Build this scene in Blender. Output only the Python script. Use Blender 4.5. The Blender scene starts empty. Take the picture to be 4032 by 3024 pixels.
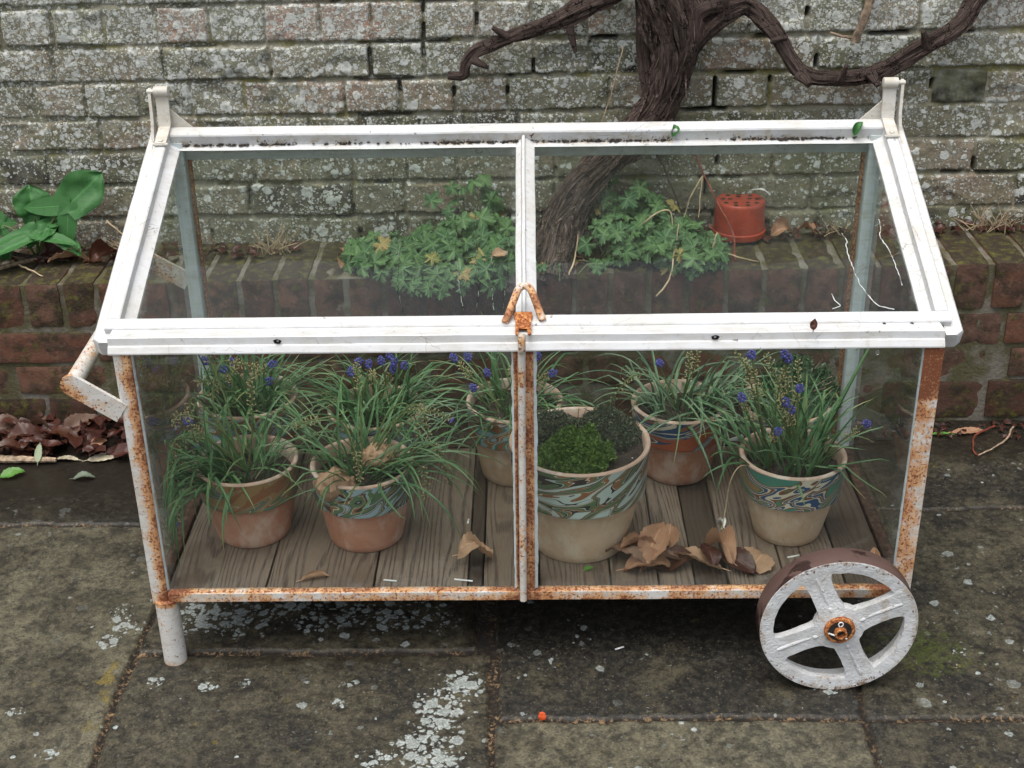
import bpy, bmesh, math, random
import numpy as np
from mathutils import Vector, Matrix, noise as mnoise
random.seed(7)
SC = bpy.context.scene
COL = SC.collection
V = Vector
def sstep(a, b, x):
    t = np.clip((x - a) / (b - a), 0, 1); return t * t * (3 - 2 * t)

# ------------------------------------------------------------------ numpy noise
_tab = np.random.RandomState(3).rand(512, 512)
def vn(x, y):
    xi = np.floor(x).astype(int); yi = np.floor(y).astype(int)
    fx = x - xi; fy = y - yi
    fx = fx * fx * (3 - 2 * fx); fy = fy * fy * (3 - 2 * fy)
    g = lambda a, b: _tab[a % 512, b % 512]
    return (g(xi, yi) * (1 - fx) + g(xi + 1, yi) * fx) * (1 - fy) + (g(xi, yi + 1) * (1 - fx) + g(xi + 1, yi + 1) * fx) * fy
def fbm(x, y, oct=4, s=0):
    a = 0; w = .5; t = 0
    for i in range(oct):
        a = a + w * vn(x * 2 ** i + 17.3 * i + s * 31.7, y * 2 ** i + 9.1 * i + s * 13.3); t += w; w *= .5
    return a / t

# ------------------------------------------------------------------ mesh helpers
class MB:
    def __init__(s):
        s.v = []; s.f = []; s.uv = []; s.hasuv = False
    def add(s, vs, fs, uvs=None):
        b = len(s.v); s.v += [tuple(p) for p in vs]
        s.f += [tuple(i + b for i in f) for f in fs]
        if uvs is not None: s.hasuv = True; s.uv += list(uvs)
        else: s.uv += [(0., 0.)] * len(vs)
        return b
    def build(s, name, mat, parent=None, smooth=True, attrs=None, sharp=None, root=None):
        me = bpy.data.meshes.new(name)
        o = bpy.data.objects.new(name, me); COL.objects.link(o)
        off = V((0, 0, 0))
        if parent is not None:
            o.parent = parent
            q = parent
            while q is not None: off += q.location; q = q.parent
        elif root is not None:
            o.location = root; off = V(root)
        P = np.array(s.v, float)
        me.from_pydata((P - np.array(off)).tolist(), [], s.f)
        if s.hasuv:
            uvl = me.uv_layers.new(name='UVMap')
            li = np.zeros(len(me.loops), int); me.loops.foreach_get('vertex_index', li)
            uvl.data.foreach_set('uv', np.array(s.uv, float)[li].ravel())
        for k, fn in (attrs or {}).items():
            a = me.attributes.new(k, 'FLOAT', 'POINT')
            val = fn(P) if callable(fn) else fn
            a.data.foreach_set('value', np.broadcast_to(np.asarray(val, float), (len(P),)).copy())
        me.update()
        if smooth:
            me.polygons.foreach_set('use_smooth', [True] * len(me.polygons))
            me.set_sharp_from_angle(angle=math.radians(sharp if sharp else 40))
        if mat: me.materials.append(mat)
        return o

def tag(o, label=None, cat=None, group=None, kind=None):
    if label: o['label'] = label
    if cat: o['category'] = cat
    if group: o['group'] = group
    if kind: o['kind'] = kind
    return o
def thing(name, loc, label, cat, group=None):
    o = bpy.data.objects.new(name, None); COL.objects.link(o); o.location = loc
    o.empty_display_size = .02
    return tag(o, label, cat, group)

def extr(mb, prof, o, A, U, W, L, n=1, wob=0):
    """closed 2D profile (u,w) swept along A from o for length L"""
    o = V(o); A = V(A).normalized(); U = V(U); W = V(W)
    k = len(prof); vs = []
    for i in range(n + 1):
        t = L * i / n
        for (u, w) in prof:
            p = o + A * t + U * u + W * w
            if wob: p += U * wob * mnoise.noise(p * 9) + W * wob * mnoise.noise(p * 9 + V((7, 3, 1)))
            vs.append(p)
    fs = []
    for i in range(n):
        for j in range(k):
            a = i * k + j; b = i * k + (j + 1) % k
            fs.append((a, b, b + k, a + k))
    fs.append(tuple(range(k))[::-1]); fs.append(tuple(n * k + j for j in range(k)))
    mb.add(vs, fs)
def rrect(w, h, b=.002, cx=0, cy=0, seg=2):
    pts = []
    for (sx, sy, a0) in ((1, 1, 0), (-1, 1, 90), (-1, -1, 180), (1, -1, 270)):
        for i in range(seg + 1):
            a = math.radians(a0 + 90 * i / seg)
            pts.append((cx + sx * (w / 2 - b) + b * math.cos(a), cy + sy * (h / 2 - b) + b * math.sin(a)))
    return pts
def bar(mb, p0, p1, w, h, up=(0, 0, 1), b=.002, n=None, wob=.0003):
    p0 = V(p0); p1 = V(p1); A = (p1 - p0); L = A.length; A.normalize()
    U = V(up).cross(A).normalized(); W = A.cross(U)
    extr(mb, rrect(w, h, b), p0, A, U, W, L, n or max(1, int(L / .02)), wob)
def tube(mb, pts, rad, k=8, cap=True, uvs=True, rfun=None):
    pts = [V(p) for p in pts]; n = len(pts)
    if not hasattr(rad, '__len__'): rad = [rad] * n
    T = []
    for i in range(n):
        t = pts[min(i + 1, n - 1)] - pts[max(i - 1, 0)]
        T.append(t.normalized() if t.length > 1e-9 else V((0, 0, 1)))
    a = V((0, 0, 1)) if abs(T[0].z) < .9 else V((0, 1, 0))
    N = T[0].cross(a).normalized(); vs = []; uv = []; d = 0
    for i in range(n):
        if i: 
            N = (N - T[i] * N.dot(T[i])).normalized(); d += (pts[i] - pts[i - 1]).length
        B = T[i].cross(N)
        for j in range(k):
            th = 2 * math.pi * j / k
            r = rad[i] * (rfun(th, d) if rfun else 1)
            vs.append(pts[i] + (N * math.cos(th) + B * math.sin(th)) * r); uv.append((j / k, d))
    fs = []
    for i in range(n - 1):
        for j in range(k):
            a_ = i * k + j; b_ = i * k + (j + 1) % k
            fs.append((a_, b_, b_ + k, a_ + k))
    if cap: fs.append(tuple(range(k))[::-1]); fs.append(tuple((n - 1) * k + j for j in range(k)))
    mb.add(vs, fs, uv if uvs else None)
def smooth_path(pts, n=8):
    pts = [V(p) for p in pts]; out = []
    for i in range(len(pts) - 1):
        p0 = pts[max(i - 1, 0)]; p1 = pts[i]; p2 = pts[i + 1]; p3 = pts[min(i + 2, len(pts) - 1)]
        for k in range(n):
            t = k / n
            out.append(.5 * ((2 * p1) + (p2 - p0) * t + (2 * p0 - 5 * p1 + 4 * p2 - p3) * t * t + (3 * p1 - p0 - 3 * p2 + p3) * t ** 3))
    out.append(pts[-1]); return out
def lathe(mb, prof, c, k=48, wob=0):
    vs = []; uv = []
    for (r, z) in prof:
        for j in range(k):
            th = 2 * math.pi * j / k
            rr = r * (1 + wob * mnoise.noise(V((math.cos(th) * 1.5, math.sin(th) * 1.5, z * 18 + c[0] * 40))))
            vs.append((c[0] + rr * math.cos(th), c[1] + rr * math.sin(th), c[2] + z)); uv.append((j / k, z))
    fs = []
    for i in range(len(prof) - 1):
        for j in range(k):
            a = i * k + j; b = i * k + (j + 1) % k
            fs.append((a, b, b + k, a + k))
    mb.add(vs, fs, uv)
def rbox(mb, c, size, r=.006, n=6, amp=.002, frq=30, seed=0, M=None):
    """rounded, slightly worn block"""
    vs = []; fs = []; idx = {}
    hs = [s / 2 for s in size]
    def vid(p):
        key = tuple(round(q, 5) for q in p)
        if key in idx: return idx[key]
        q = V(p); inner = V([max(-(h - r), min(h - r, p[i] * h)) for i, h in enumerate(hs)])
        full = V([p[i] * hs[i] for i in range(3)])
        d = full - inner
        pos = inner + (d.normalized() * r if d.length > 1e-9 else d)
        w = V(c) + pos
        nz = mnoise.fractal((w + V((seed * 3.1, 0, 0))) * frq, 1, 2, 4)
        if d.length > 1e-9: pos += d.normalized() * nz * amp
        idx[key] = len(vs); vs.append(pos); return idx[key]
    rng = [-1 + 2 * i / n for i in range(n + 1)]
    for ax in range(3):
        for sg in (-1, 1):
            for i in range(n):
                for j in range(n):
                    q = []
                    for (a, b) in ((i, j), (i + 1, j), (i + 1, j + 1), (i, j + 1)):
                        p = [0, 0, 0]; p[ax] = sg; p[(ax + 1) % 3] = rng[a]; p[(ax + 2) % 3] = rng[b]; q.append(vid(p))
                    fs.append(tuple(q if sg > 0 else q[::-1]))
    M = M or Matrix.Identity(3)
    mb.add([V(c) + M @ p for p in vs], fs)
def grid_mesh(name, P, mat, attrs, parent=None, root=(0, 0, 0), flip=False):
    """P: (ny,nx,3) array"""
    ny, nx = P.shape[:2]
    me = bpy.data.meshes.new(name); o = bpy.data.objects.new(name, me); COL.objects.link(o)
    off = np.array(root, float)
    if parent is not None: o.parent = parent; off = np.array(parent.location)
    else: o.location = root
    me.vertices.add(nx * ny); me.vertices.foreach_set('co', (P - off).reshape(-1))
    i = np.arange(nx * ny).reshape(ny, nx)
    q = np.stack([i[:-1, :-1], i[:-1, 1:], i[1:, 1:], i[1:, :-1]], -1).reshape(-1, 4)
    if flip: q = q[:, ::-1]
    nf = len(q)
    me.loops.add(nf * 4); me.loops.foreach_set('vertex_index', q.ravel().astype(np.int32))
    me.polygons.add(nf); me.polygons.foreach_set('loop_start', np.arange(0, nf * 4, 4, dtype=np.int32))
    me.polygons.foreach_set('use_smooth', np.ones(nf, bool))
    for k, a in attrs.items():
        at = me.attributes.new(k, 'FLOAT', 'POINT'); at.data.foreach_set('value', np.ascontiguousarray(a, float).ravel())
    me.update(calc_edges=True); me.validate()
    me.materials.append(mat)
    return o

# ------------------------------------------------------------------ material helpers
class T:
    def __init__(s, name):
        s.m = bpy.data.materials.new(name); s.m.use_nodes = True
        s.t = s.m.node_tree; s.t.nodes.clear()
        s.out = s.t.nodes.new('ShaderNodeOutputMaterial')
    def n(s, typ, props=None, **inp):
        nd = s.t.nodes.new('ShaderNode' + typ)
        for k, v in (props or {}).items(): setattr(nd, k, v)
        for k, v in inp.items(): s.set(nd, k.replace('_', ' '), v)
        return nd
    def set(s, nd, key, v):
        sk = nd.inputs[int(key)] if key.isdigit() else nd.inputs[key]
        if isinstance(v, bpy.types.NodeSocket): s.t.links.new(v, sk)
        elif isinstance(v, bpy.types.Node): s.t.links.new(v.outputs[0], sk)
        else:
            if sk.type == 'RGBA' and len(v) == 3: v = (*v, 1)
            sk.default_value = v
    def obj(s): return s.n('TexCoord').outputs['Object']
    def uv(s): return s.n('TexCoord').outputs['UV']
    def attr(s, name): return s.n('Attribute', dict(attribute_name=name)).outputs['Fac']
    def math(s, op, a, b=0., c=0.):
        nd = s.n('Math', dict(operation=op)); 
        for i, v in enumerate((a, b, c)): s.set(nd, str(i), v)
        return nd.outputs[0]
    def vmath(s, op, a, b):
        nd = s.n('VectorMath', dict(operation=op)); s.set(nd, '0', a); s.set(nd, '1', b); return nd.outputs[0]
    def noise(s, vec, scale, detail=4, rough=.55, dist=0., out='Fac'):
        return s.n('TexNoise', None, Vector=vec, Scale=scale, Detail=detail, Roughness=rough, Distortion=dist).outputs[out]
    def vor(s, vec, scale, feature='F1', rand=1., out='Distance'):
        return s.n('TexVoronoi', dict(feature=feature), Vector=vec, Scale=scale, Randomness=rand).outputs[out]
    def scale(s, vec, sc): return s.vmath('MULTIPLY', vec, sc)
    def mr(s, v, a, b, c=0., d=1., smooth=True):
        nd = s.n('MapRange', dict(interpolation_type='SMOOTHSTEP' if smooth else 'LINEAR'))
        s.set(nd, '0', v); s.set(nd, '1', a); s.set(nd, '2', b); s.set(nd, '3', c); s.set(nd, '4', d); return nd.outputs[0]
    def ramp(s, f, stops, interp='LINEAR'):
        nd = s.n('ValToRGB'); cr = nd.color_ramp; cr.interpolation = interp
        while len(cr.elements) < len(stops): cr.elements.new(.5)
        for e, (p, c) in zip(cr.elements, stops): e.position = p; e.color = (*c, 1) if len(c) == 3 else c
        s.set(nd, 'Fac', f); return nd.outputs[0]
    def mix(s, f, a, b, blend='MIX'):
        nd = s.n('Mix', dict(data_type='RGBA', blend_type=blend))
        s.set(nd, '0', f); s.set(nd, '6', a); s.set(nd, '7', b); return nd.outputs[2]
    def fin(s, col, rough=.6, bump=None, bs=.5, bd=.002, spec=.5, **kw):
        p = s.n('BsdfPrincipled'); s.set(p, 'Base Color', col); s.set(p, 'Roughness', rough); s.set(p, 'Specular IOR Level', spec)
        for k, v in kw.items(): s.set(p, k.replace('_', ' '), v)
        if bump is not None:
            b = s.n('Bump', None, Strength=bs, Distance=bd, Height=bump); s.set(p, 'Normal', b.outputs[0])
        s.t.links.new(p.outputs[0], s.out.inputs[0]); return s.m

def m_paint(name, base=(.63, .64, .645), grime=.5, rusty=False):
    t = T(name); o = t.obj()
    big = t.noise(o, 14, 5, .6); fine = t.noise(o, 160, 4, .6)
    st = t.noise(t.scale(o, (60, 60, 60)), 1, 6, .7)
    c = t.mix(t.mr(big, .42, .72), base, (base[0] * .9, base[1] * .88, base[2] * .82))
    c = t.mix(t.math('MULTIPLY', t.mr(t.noise(o, 62, 7, .72), .57, .66), .42 * grime + .1), c, (.33, .29, .22))
    wv = t.vmath('ADD', o, t.scale(t.vmath('SUBTRACT', t.noise(o, 30, 3, .6, 0, 'Color'), (.5, .5, .5)), (.02, .02, .02)))
    crk = t.math('MULTIPLY', t.mr(t.vor(wv, 26, 'DISTANCE_TO_EDGE'), .012, .003), t.mr(t.noise(o, 9, 3), .54, .64))
    smear = t.mr(t.math('ADD', t.math('MULTIPLY', t.noise(t.scale(o, (9, 60, 60)), 1.6, 5, .65), .6), t.math('MULTIPLY', t.noise(o, 33, 6, .7), .4)), .45, .66, 0, .9 * grime + .15)
    c = t.mix(smear, c, (base[0] * .76, base[1] * .715, base[2] * .64))
    c = t.mix(t.math('MULTIPLY', crk, .75), c, (.22, .19, .15))
    chips = t.math('MULTIPLY', t.mr(t.noise(o, 90, 4, .6), .685, .705), .8)
    c = t.mix(chips, c, (.16, .15, .14))
    h = t.math('ADD', t.math('MULTIPLY', fine, .5), t.math('MULTIPLY', t.noise(o, 45, 3), .8))
    rough = .42
    # moss and soot settled where the 'dirt' attribute says
    d = t.attr('dirt')
    dm = t.mr(t.math('ADD', t.noise(o, 170, 5, .7), t.math('MULTIPLY', d, .5)), .86, .93)
    c = t.mix(t.mr(t.math('ADD', t.noise(o, 60, 4), t.math('MULTIPLY', d, .45)), .66, .95, 0, .6), c, (.42, .33, .2))
    c = t.mix(dm, c, (.03, .025, .018))
    if rusty:
        r = t.attr('rust')
        n1 = t.noise(o, 150, 6, .68); n2 = t.noise(o, 38, 4, .6); n3 = t.noise(o, 430, 4, .65)
        stv = t.noise(t.scale(o, (1, 1, .16)), 170, 5, .62); sth = t.noise(t.scale(o, (.16, 1, 1)), 170, 5, .62)
        g = t.math('ADD', r, t.math('ADD', t.math('MULTIPLY', t.math('SUBTRACT', n2, .5), 1.0), t.math('MULTIPLY', t.math('SUBTRACT', n1, .5), 1.1)))
        stain = t.mr(g, .46, .84)
        stc = t.mix(t.mr(t.math('ADD', t.math('MULTIPLY', stv, .55), t.math('MULTIPLY', n1, .45)), .40, .58), (.45, .165, .042), (.66, .38, .16))
        stc = t.mix(t.mr(g, .85, 1.15, 0, .8), stc, (.27, .085, .025))
        c = t.mix(t.math('MULTIPLY', stain, .93), c, stc)
        wf = t.math('MULTIPLY', t.mr(t.math('ADD', t.math('MULTIPLY', n3, .6), t.math('MULTIPLY', n1, .4)), .54, .60), t.mr(g, 1.1, .5))
        c = t.mix(t.math('MULTIPLY', wf, t.math('MULTIPLY', stain, .75)), c, (.60, .55, .47))
        m = t.mr(t.math('SUBTRACT', t.math('ADD', t.math('MULTIPLY', t.noise(o, 240, 4, .6), .8), t.math('MULTIPLY', n2, .2)), t.math('SUBTRACT', .655, t.math('MULTIPLY', r, .15))), .0, .035)
        c = t.mix(t.math('MULTIPLY', m, .9), c, t.mix(n3, (.10, .03, .015), (.25, .075, .025)))
        rough = t.math('ADD', .42, t.math('MULTIPLY', stain, .4))
        h = t.math('ADD', h, t.math('MULTIPLY', m, t.math('MULTIPLY', t.noise(o, 300, 4, .7), 1.6)))
    return t.fin(c, rough, h, .35, .0012)
M = {}
M['paint'] = m_paint('white paint')
M['putty'] = m_paint('glazing putty', (.55, .62, .63), .8)
M['cream'] = m_paint('aged cream paint', (.60, .58, .53), .9)
M['rustpaint'] = m_paint('rusty white paint', (.66, .645, .61), .8, True)

def m_rust():
    t = T('rust'); o = t.obj()
    n = t.noise(o, 230, 6, .7)
    c = t.ramp(n, [(.3, (.06, .02, .012)), (.45, (.24, .065, .02)), (.56, (.5, .19, .05)), (.68, (.72, .46, .2))])
    return t.fin(c, .85, n, .6, .002)
M['rust'] = m_rust()

def m_treadrust():
    t = T('smooth rust tread'); o = t.obj()
    n = t.noise(o, 22, 5, .6); f = t.noise(o, 180, 4, .6)
    c = t.mix(t.mr(n, .49, .52), (.105, .062, .052), (.038, .02, .018))
    c = t.mix(t.mr(f, .6, .75, 0, .4), c, (.2, .13, .1))
    return t.fin(c, t.mr(n, .49, .52, .55, .3), f, .25, .001)
M['tread'] = m_treadrust()

def m_glass(name, dirt=.03):
    t = T(name); o = t.obj()
    lw = t.n('Fresnel', None, IOR=1.47)
    bf = t.n('NewGeometry').outputs['Backfacing']
    fac = t.math('MULTIPLY', t.math('MULTIPLY', lw.outputs[0], 1.15), t.math('SUBTRACT', 1., bf))
    wav = t.n('Bump', None, Strength=.12, Distance=.004, Height=t.noise(o, 9, 2))
    tr = t.n('BsdfTransparent', None, Color=(.955, .975, .962))
    gl = t.n('BsdfGlossy', None, Roughness=.015, Normal=wav.outputs[0])
    s1 = t.n('MixShader'); t.set(s1, '0', fac); t.set(s1, '1', tr); t.set(s1, '2', gl)
    df = t.n('BsdfDiffuse', None, Color=(.5, .52, .48))
    sm = t.math('ADD', t.math('MULTIPLY', t.noise(t.scale(o, (3, 3, 1.5)), 3, 5, .6), .6), t.math('MULTIPLY', t.noise(t.scale(o, (24, 3, 2.2)), 2.2, 5, .65, .5), .4))
    spk = t.mr(t.vor(o, 75), .05, .035)
    drop = t.mr(t.vor(o, 75, out='Color'), .80, .82)
    d = t.math('ADD', t.mr(sm, .42, .66, dirt * .1, dirt * 3.2), t.math('MULTIPLY', t.math('MULTIPLY', spk, drop), .35))
    eg = t.attr('edge')
    d = t.math('ADD', d, t.mr(t.math('ADD', t.math('MULTIPLY', eg, .40), t.math('MULTIPLY', t.noise(o, 34, 6, .72), .70)), .58, .95, 0, .24))
    s2 = t.n('MixShader'); t.set(s2, '0', t.math('MULTIPLY', d, t.math('SUBTRACT', 1., bf))); t.set(s2, '1', s1); t.set(s2, '2', df)
    t.t.links.new(s2.outputs[0], t.out.inputs[0]); return t.m
M['glass'] = m_glass('old window glass', .006)
def m_streak():
    t = T('dried water streak')
    a = t.n('BsdfTransparent'); b = t.n('BsdfPrincipled', None, Base_Color=(.75, .78, .76), Roughness=.2)
    s = t.n('MixShader'); t.set(s, '0', t.mr(t.noise(t.obj(), 60, 3), .35, .6, .1, .85)); t.set(s, '1', a); t.set(s, '2', b)
    t.t.links.new(s.outputs[0], t.out.inputs[0]); return t.m
M['streak'] = m_streak()
def m_run():
    t = T('clear water run'); a = t.n('BsdfTransparent', None, Color=(.62, .66, .58)); b = t.n('BsdfGlossy', None, Color=(.8, .85, .82), Roughness=.25)
    s = t.n('MixShader'); t.set(s, '0', t.mr(t.noise(t.obj(), 90, 3), .42, .66, .04, .5)); t.set(s, '1', a); t.set(s, '2', b)
    t.t.links.new(s.outputs[0], t.out.inputs[0]); return t.m
M['run'] = m_run()
def m_water():
    t = T('water'); return t.fin((1, 1, 1), .02, Transmission_Weight=1., IOR=1.33)
M['water'] = m_water()

def simple(name, col, rough=.6, nscale=60, var=.35, bs=.3, bd=.001, spec=.4, col2=None):
    t = T(name); o = t.obj(); n = t.noise(o, nscale, 5, .6)
    c = t.mix(t.mr(n, .3, .7), tuple(x * (1 - var) for x in col), col2 or tuple(min(1, x * (1 + var)) for x in col))
    return t.fin(c, rough, n, bs, bd, spec)
M['darkrust'] = simple('dark rusted iron', (.055, .03, .02), .8, 90, .6, .5, .002)
M['iron'] = simple('dark iron', (.03, .028, .027), .5)
M['plastic'] = simple('red plastic', (.33, .05, .025), .38, 25, .18, .05)
M['hole'] = simple('shaded hollow', (.012, .01, .009), .9)
M['match'] = simple('white splinter', (.8, .8, .75), .6)
M['orange'] = simple('orange petal', (.75, .11, .03), .4)
M['grassdry'] = simple('dry grass', (.42, .32, .2), .7, 40, .4)
M['twig'] = simple('twig', (.22, .16, .11), .8, 90, .5)
M['twigred'] = simple('red twig', (.22, .05, .03), .5, 60, .5)
M['twigpale'] = simple('pale stick', (.38, .28, .19), .7, 120, .5, .6, .003)
M['beige'] = simple('pale leaf', (.4, .36, .26), .6, 60, .4)

def m_soil():
    t = T('potting soil'); o = t.obj()
    n = t.noise(o, 140, 6, .7)
    c = t.mix(n, (.012, .009, .007), (.075, .055, .042))
    p = t.math('MULTIPLY', t.mr(t.vor(o, 120), .22, .16), t.mr(t.vor(o, 120, out='Color'), .84, .86))
    c = t.mix(p, c, (.6, .58, .53))
    return t.fin(c, .9, n, .9, .004)
M['soil'] = m_soil()

def m_wood():
    t = T('weathered boards'); o = t.obj()
    tone = t.attr('tone')
    w = t.vmath('ADD', o, t.n('CombineXYZ', None, X=t.math('MULTIPLY', tone, 7.3), Y=t.math('MULTIPLY', tone, 3.1)).outputs[0])
    n0 = t.noise(t.scale(w, (1, .10, 1)), 15, 2, .5)
    ring = t.math('SINE', t.math('MULTIPLY', t.math('ADD', t.math('MULTIPLY', n0, 62), t.math('MULTIPLY', t.n('SeparateXYZ', None, Vector=w).outputs[0], 560)), 1.0))
    fib = t.noise(t.scale(w, (1, .05, 1)), 420, 4, .7)
    c = t.mix(t.mr(ring, .0, 1.0), (.175, .125, .09), (.058, .036, .025))
    c = t.mix(t.mr(fib, .35, .7, 0, .55), c, (.25, .215, .18))
    c = t.mix(t.mr(t.noise(w, 9, 4), .46, .7, 0, .7), c, (.10, .062, .042))
    c = t.mix(t.mr(tone, .1, .7, .0, .55), c, t.mix(.5, c, (.085, .05, .03)))
    c = t.mix(t.mr(tone, .78, .9), c, t.mix(.75, c, (.028, .018, .013)))
    sp = t.math('MULTIPLY', t.mr(t.vor(o, 150), .11, .07), t.mr(t.vor(o, 150, out='Color'), .93, .95))
    c = t.mix(sp, c, (.7, .68, .62))
    return t.fin(c, .62, t.math('ADD', t.math('MULTIPLY', ring, .3), fib), .35, .0015)
M['wood'] = m_wood()

def m_terra(name, a, b, pale):
    t = T(name); o = t.obj(); rnd = t.n('ObjectInfo').outputs['Random']
    w = t.vmath('ADD', o, t.n('CombineXYZ', None, X=t.math('MULTIPLY', rnd, 30.)).outputs[0])
    n = t.noise(w, 16, 5, .62, 1.); f = t.noise(w, 190, 5, .65)
    c = t.mix(t.mr(n, .3, .7), a, b)
    c = t.mix(t.mr(t.noise(t.scale(w, (1, 1, .5)), 24, 6, .65), .47, .66, 0, .75), c, pale)
    c = t.mix(t.mr(f, .62, .75, 0, .5), c, (.1, .06, .04))
    return t.fin(c, .85, f, .3, .0012, .25)
M['terra'] = m_terra('terracotta', (.43, .19, .115), (.52, .27, .18), (.6, .45, .36))
M['terrapale'] = m_terra('pale terracotta', (.53, .37, .24), (.62, .46, .32), (.66, .56, .43))
M['rim'] = m_terra('worn clay rim', (.42, .28, .21), (.5, .36, .28), (.6, .52, .45))
def m_marble(name, stops, seed, sx=1., fr=18.):
    t = T(name); o = t.obj()
    w0 = t.vmath('ADD', o, (seed * 3.7, seed * 1.3, seed * 2.1))
    # slanted, stretched clay swirls
    sep = t.n('SeparateXYZ', None, Vector=w0)
    x, y, z = sep.outputs
    zz = t.math('ADD', z, t.math('MULTIPLY', t.math('ADD', x, y), -.42))
    w = t.n('CombineXYZ', None, X=t.math('MULTIPLY', x, .5 * sx), Y=t.math('MULTIPLY', y, .5 * sx), Z=t.math('MULTIPLY', zz, 1.7)).outputs[0]
    wp = t.noise(w, 13, 1, .5, 0, 'Color')
    w2 = t.vmath('ADD', w, t.scale(t.vmath('SUBTRACT', wp, (.5, .5, .5)), (.17, .17, .17)))
    wp2 = t.noise(w2, 26, 0, .5, 0, 'Color')
    w3 = t.vmath('ADD', w2, t.scale(t.vmath('SUBTRACT', wp2, (.5, .5, .5)), (.035, .035, .035)))
    f = t.noise(w3, fr, 0, .4, .5)
    f = t.mr(f, .24, .76, 0, 1, False)
    c = t.ramp(f, stops, 'CONSTANT')
    g = t.noise(o, 150, 4)
    c = t.mix(t.mr(g, .55, .8, 0, .3), c, (.3, .26, .2))
    return t.fin(c, .32, g, .12, .001, .5)
MUD = (.15, .07, .04); GRN = (.09, .15, .075); BRN = (.24, .105, .05); BLK = (.035, .028, .026); PALE = (.42, .50, .46); CRM = (.55, .5, .38); NVY = (.025, .07, .15); SKY = (.27, .38, .42); OCH = (.27, .17, .075); TEAL = (.06, .2, .15); RED = (.33, .09, .04)
def stops(cols, seed):
    r = random.Random(seed); ws = [c[1] * r.uniform(.8, 1.2) for c in cols]; s = sum(ws); p = 0; out = []
    for (c, _), w in zip(cols, ws): out.append((p / s, c)); p += w
    return out
M['mb_big'] = m_marble('marbled slip pale green and brown', stops([(PALE, 1.4), (BLK, .25), (PALE, .9), (BRN, .9), (CRM, .15), (GRN, 1.3), (BLK, .7), (PALE, .18), (GRN, .8), (BRN, .7), (CRM, .12), (BLK, .6), (PALE, 1.6)], 1), 1)
M['mb_ochre'] = m_marble('marbled slip ochre and green', stops([(BRN, 1), (OCH, 1.6), (PALE, .16), (OCH, 1.2), (TEAL, .4), (BRN, 1), (CRM, .12), (GRN, .8), (NVY, .6), (CRM, .12), (GRN, .7), (OCH, 1)], 2), 2, 1., 22.)
M['mb_blue'] = m_marble('marbled slip grey blue and green', stops([(SKY, 1.2), (BRN, .5), (SKY, .6), (BLK, .35), (GRN, 1), (CRM, .14), (BRN, .5), (BLK, .6), (SKY, .9), (CRM, .12), (GRN, .8), (SKY, 1)], 3), 3.4, 1., 22.)
M['mb_navy'] = m_marble('marbled slip navy and cream', stops([(OCH, .8), (GRN, .9), (CRM, .22), (NVY, 1.2), (CRM, .8), (MUD, 1), (CRM, .2), (NVY, 1.0), (CRM, .6), (MUD, .9), (GRN, .5), (TEAL, .6)], 4), 4.2, 1., 21.)
M['mb_red'] = m_marble('marbled slip blue red and cream', stops([(GRN, .8), (RED, 1), (CRM, .5), (NVY, 1.3), (CRM, .8), (NVY, .9), (BRN, .7), (CRM, .6), (NVY, 1), (RED, .6)], 5), 5.7, 1., 21.)
M['mb_soft'] = m_marble('marbled slip brown teal and grey', stops([(BRN, 1), (SKY, .7), (CRM, .3), (BRN, .9), (TEAL, .6), (SKY, .7), (OCH, 1), (CRM, .3), (BRN, .7), (NVY, .3), (SKY, .6)], 6), 6.1, 1., 21.)

def m_leaf(name, a, b, tip=None, rough=.45, veins=False):
    t = T(name); o = t.obj(); uv = t.uv(); isl = t.n('NewGeometry').outputs['Random Per Island']
    c = t.mix(isl, a, b)
    sx = t.n('SeparateXYZ', None, Vector=uv); u, v = sx.outputs[0], sx.outputs[1]
    c = t.mix(t.mr(t.noise(o, 90, 4), .45, .75, 0, .35), c, tuple(x * .55 for x in a))
    if tip: c = t.mix(t.math('MULTIPLY', t.mr(u, .75, 1.), t.mr(isl, .62, .7)), c, tip)
    h = t.noise(o, 160, 3)
    if veins:
        sv = t.math('ABSOLUTE', t.math('SINE', t.math('MULTIPLY', t.math('SUBTRACT', t.math('MULTIPLY', u, 11.), t.math('MULTIPLY', t.math('ABSOLUTE', v), 4.)), 3.1416)))
        mid = t.mr(t.math('ABSOLUTE', v), .03, .08, 1., 0.)
        vm = t.math('MAXIMUM', t.math('MULTIPLY', t.mr(sv, .0, .22, 1., 0.), .6), mid)
        c = t.mix(t.math('MULTIPLY', vm, .4), c, tuple(min(1, x * 1.9) for x in b))
        h = t.math('SUBTRACT', h, t.math('MULTIPLY', vm, .7))
    p = t.n('BsdfPrincipled', None, Base_Color=c, Roughness=rough)
    t.set(p, 'Specular IOR Level', .4)
    bmp = t.n('Bump', None, Strength=.4, Distance=.001, Height=h); t.set(p, 'Normal', bmp.outputs[0])
    tl = t.n('BsdfTranslucent'); t.set(tl, 'Color', c)
    s = t.n('MixShader'); t.set(s, '0', .22); t.set(s, '1', p); t.set(s, '2', tl)
    t.t.links.new(s.outputs[0], t.out.inputs[0]); return t.m
M['blade'] = m_leaf('grass like leaves', (.062, .150, .062), (.165, .285, .125), (.36, .31, .13), .4)
M['bladegrey'] = m_leaf('greyer grass like leaves', (.08, .155, .09), (.20, .30, .17), (.38, .32, .16), .42)
M['geranium'] = m_leaf('lobed green leaves', (.045, .115, .045), (.11, .205, .072), None, .5, True)
M['arum'] = m_leaf('glossy arrow leaves', (.045, .16, .045), (.065, .20, .055), None, .52, True)
M['stem'] = m_leaf('green stems', (.10, .15, .05), (.17, .21, .08))
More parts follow.
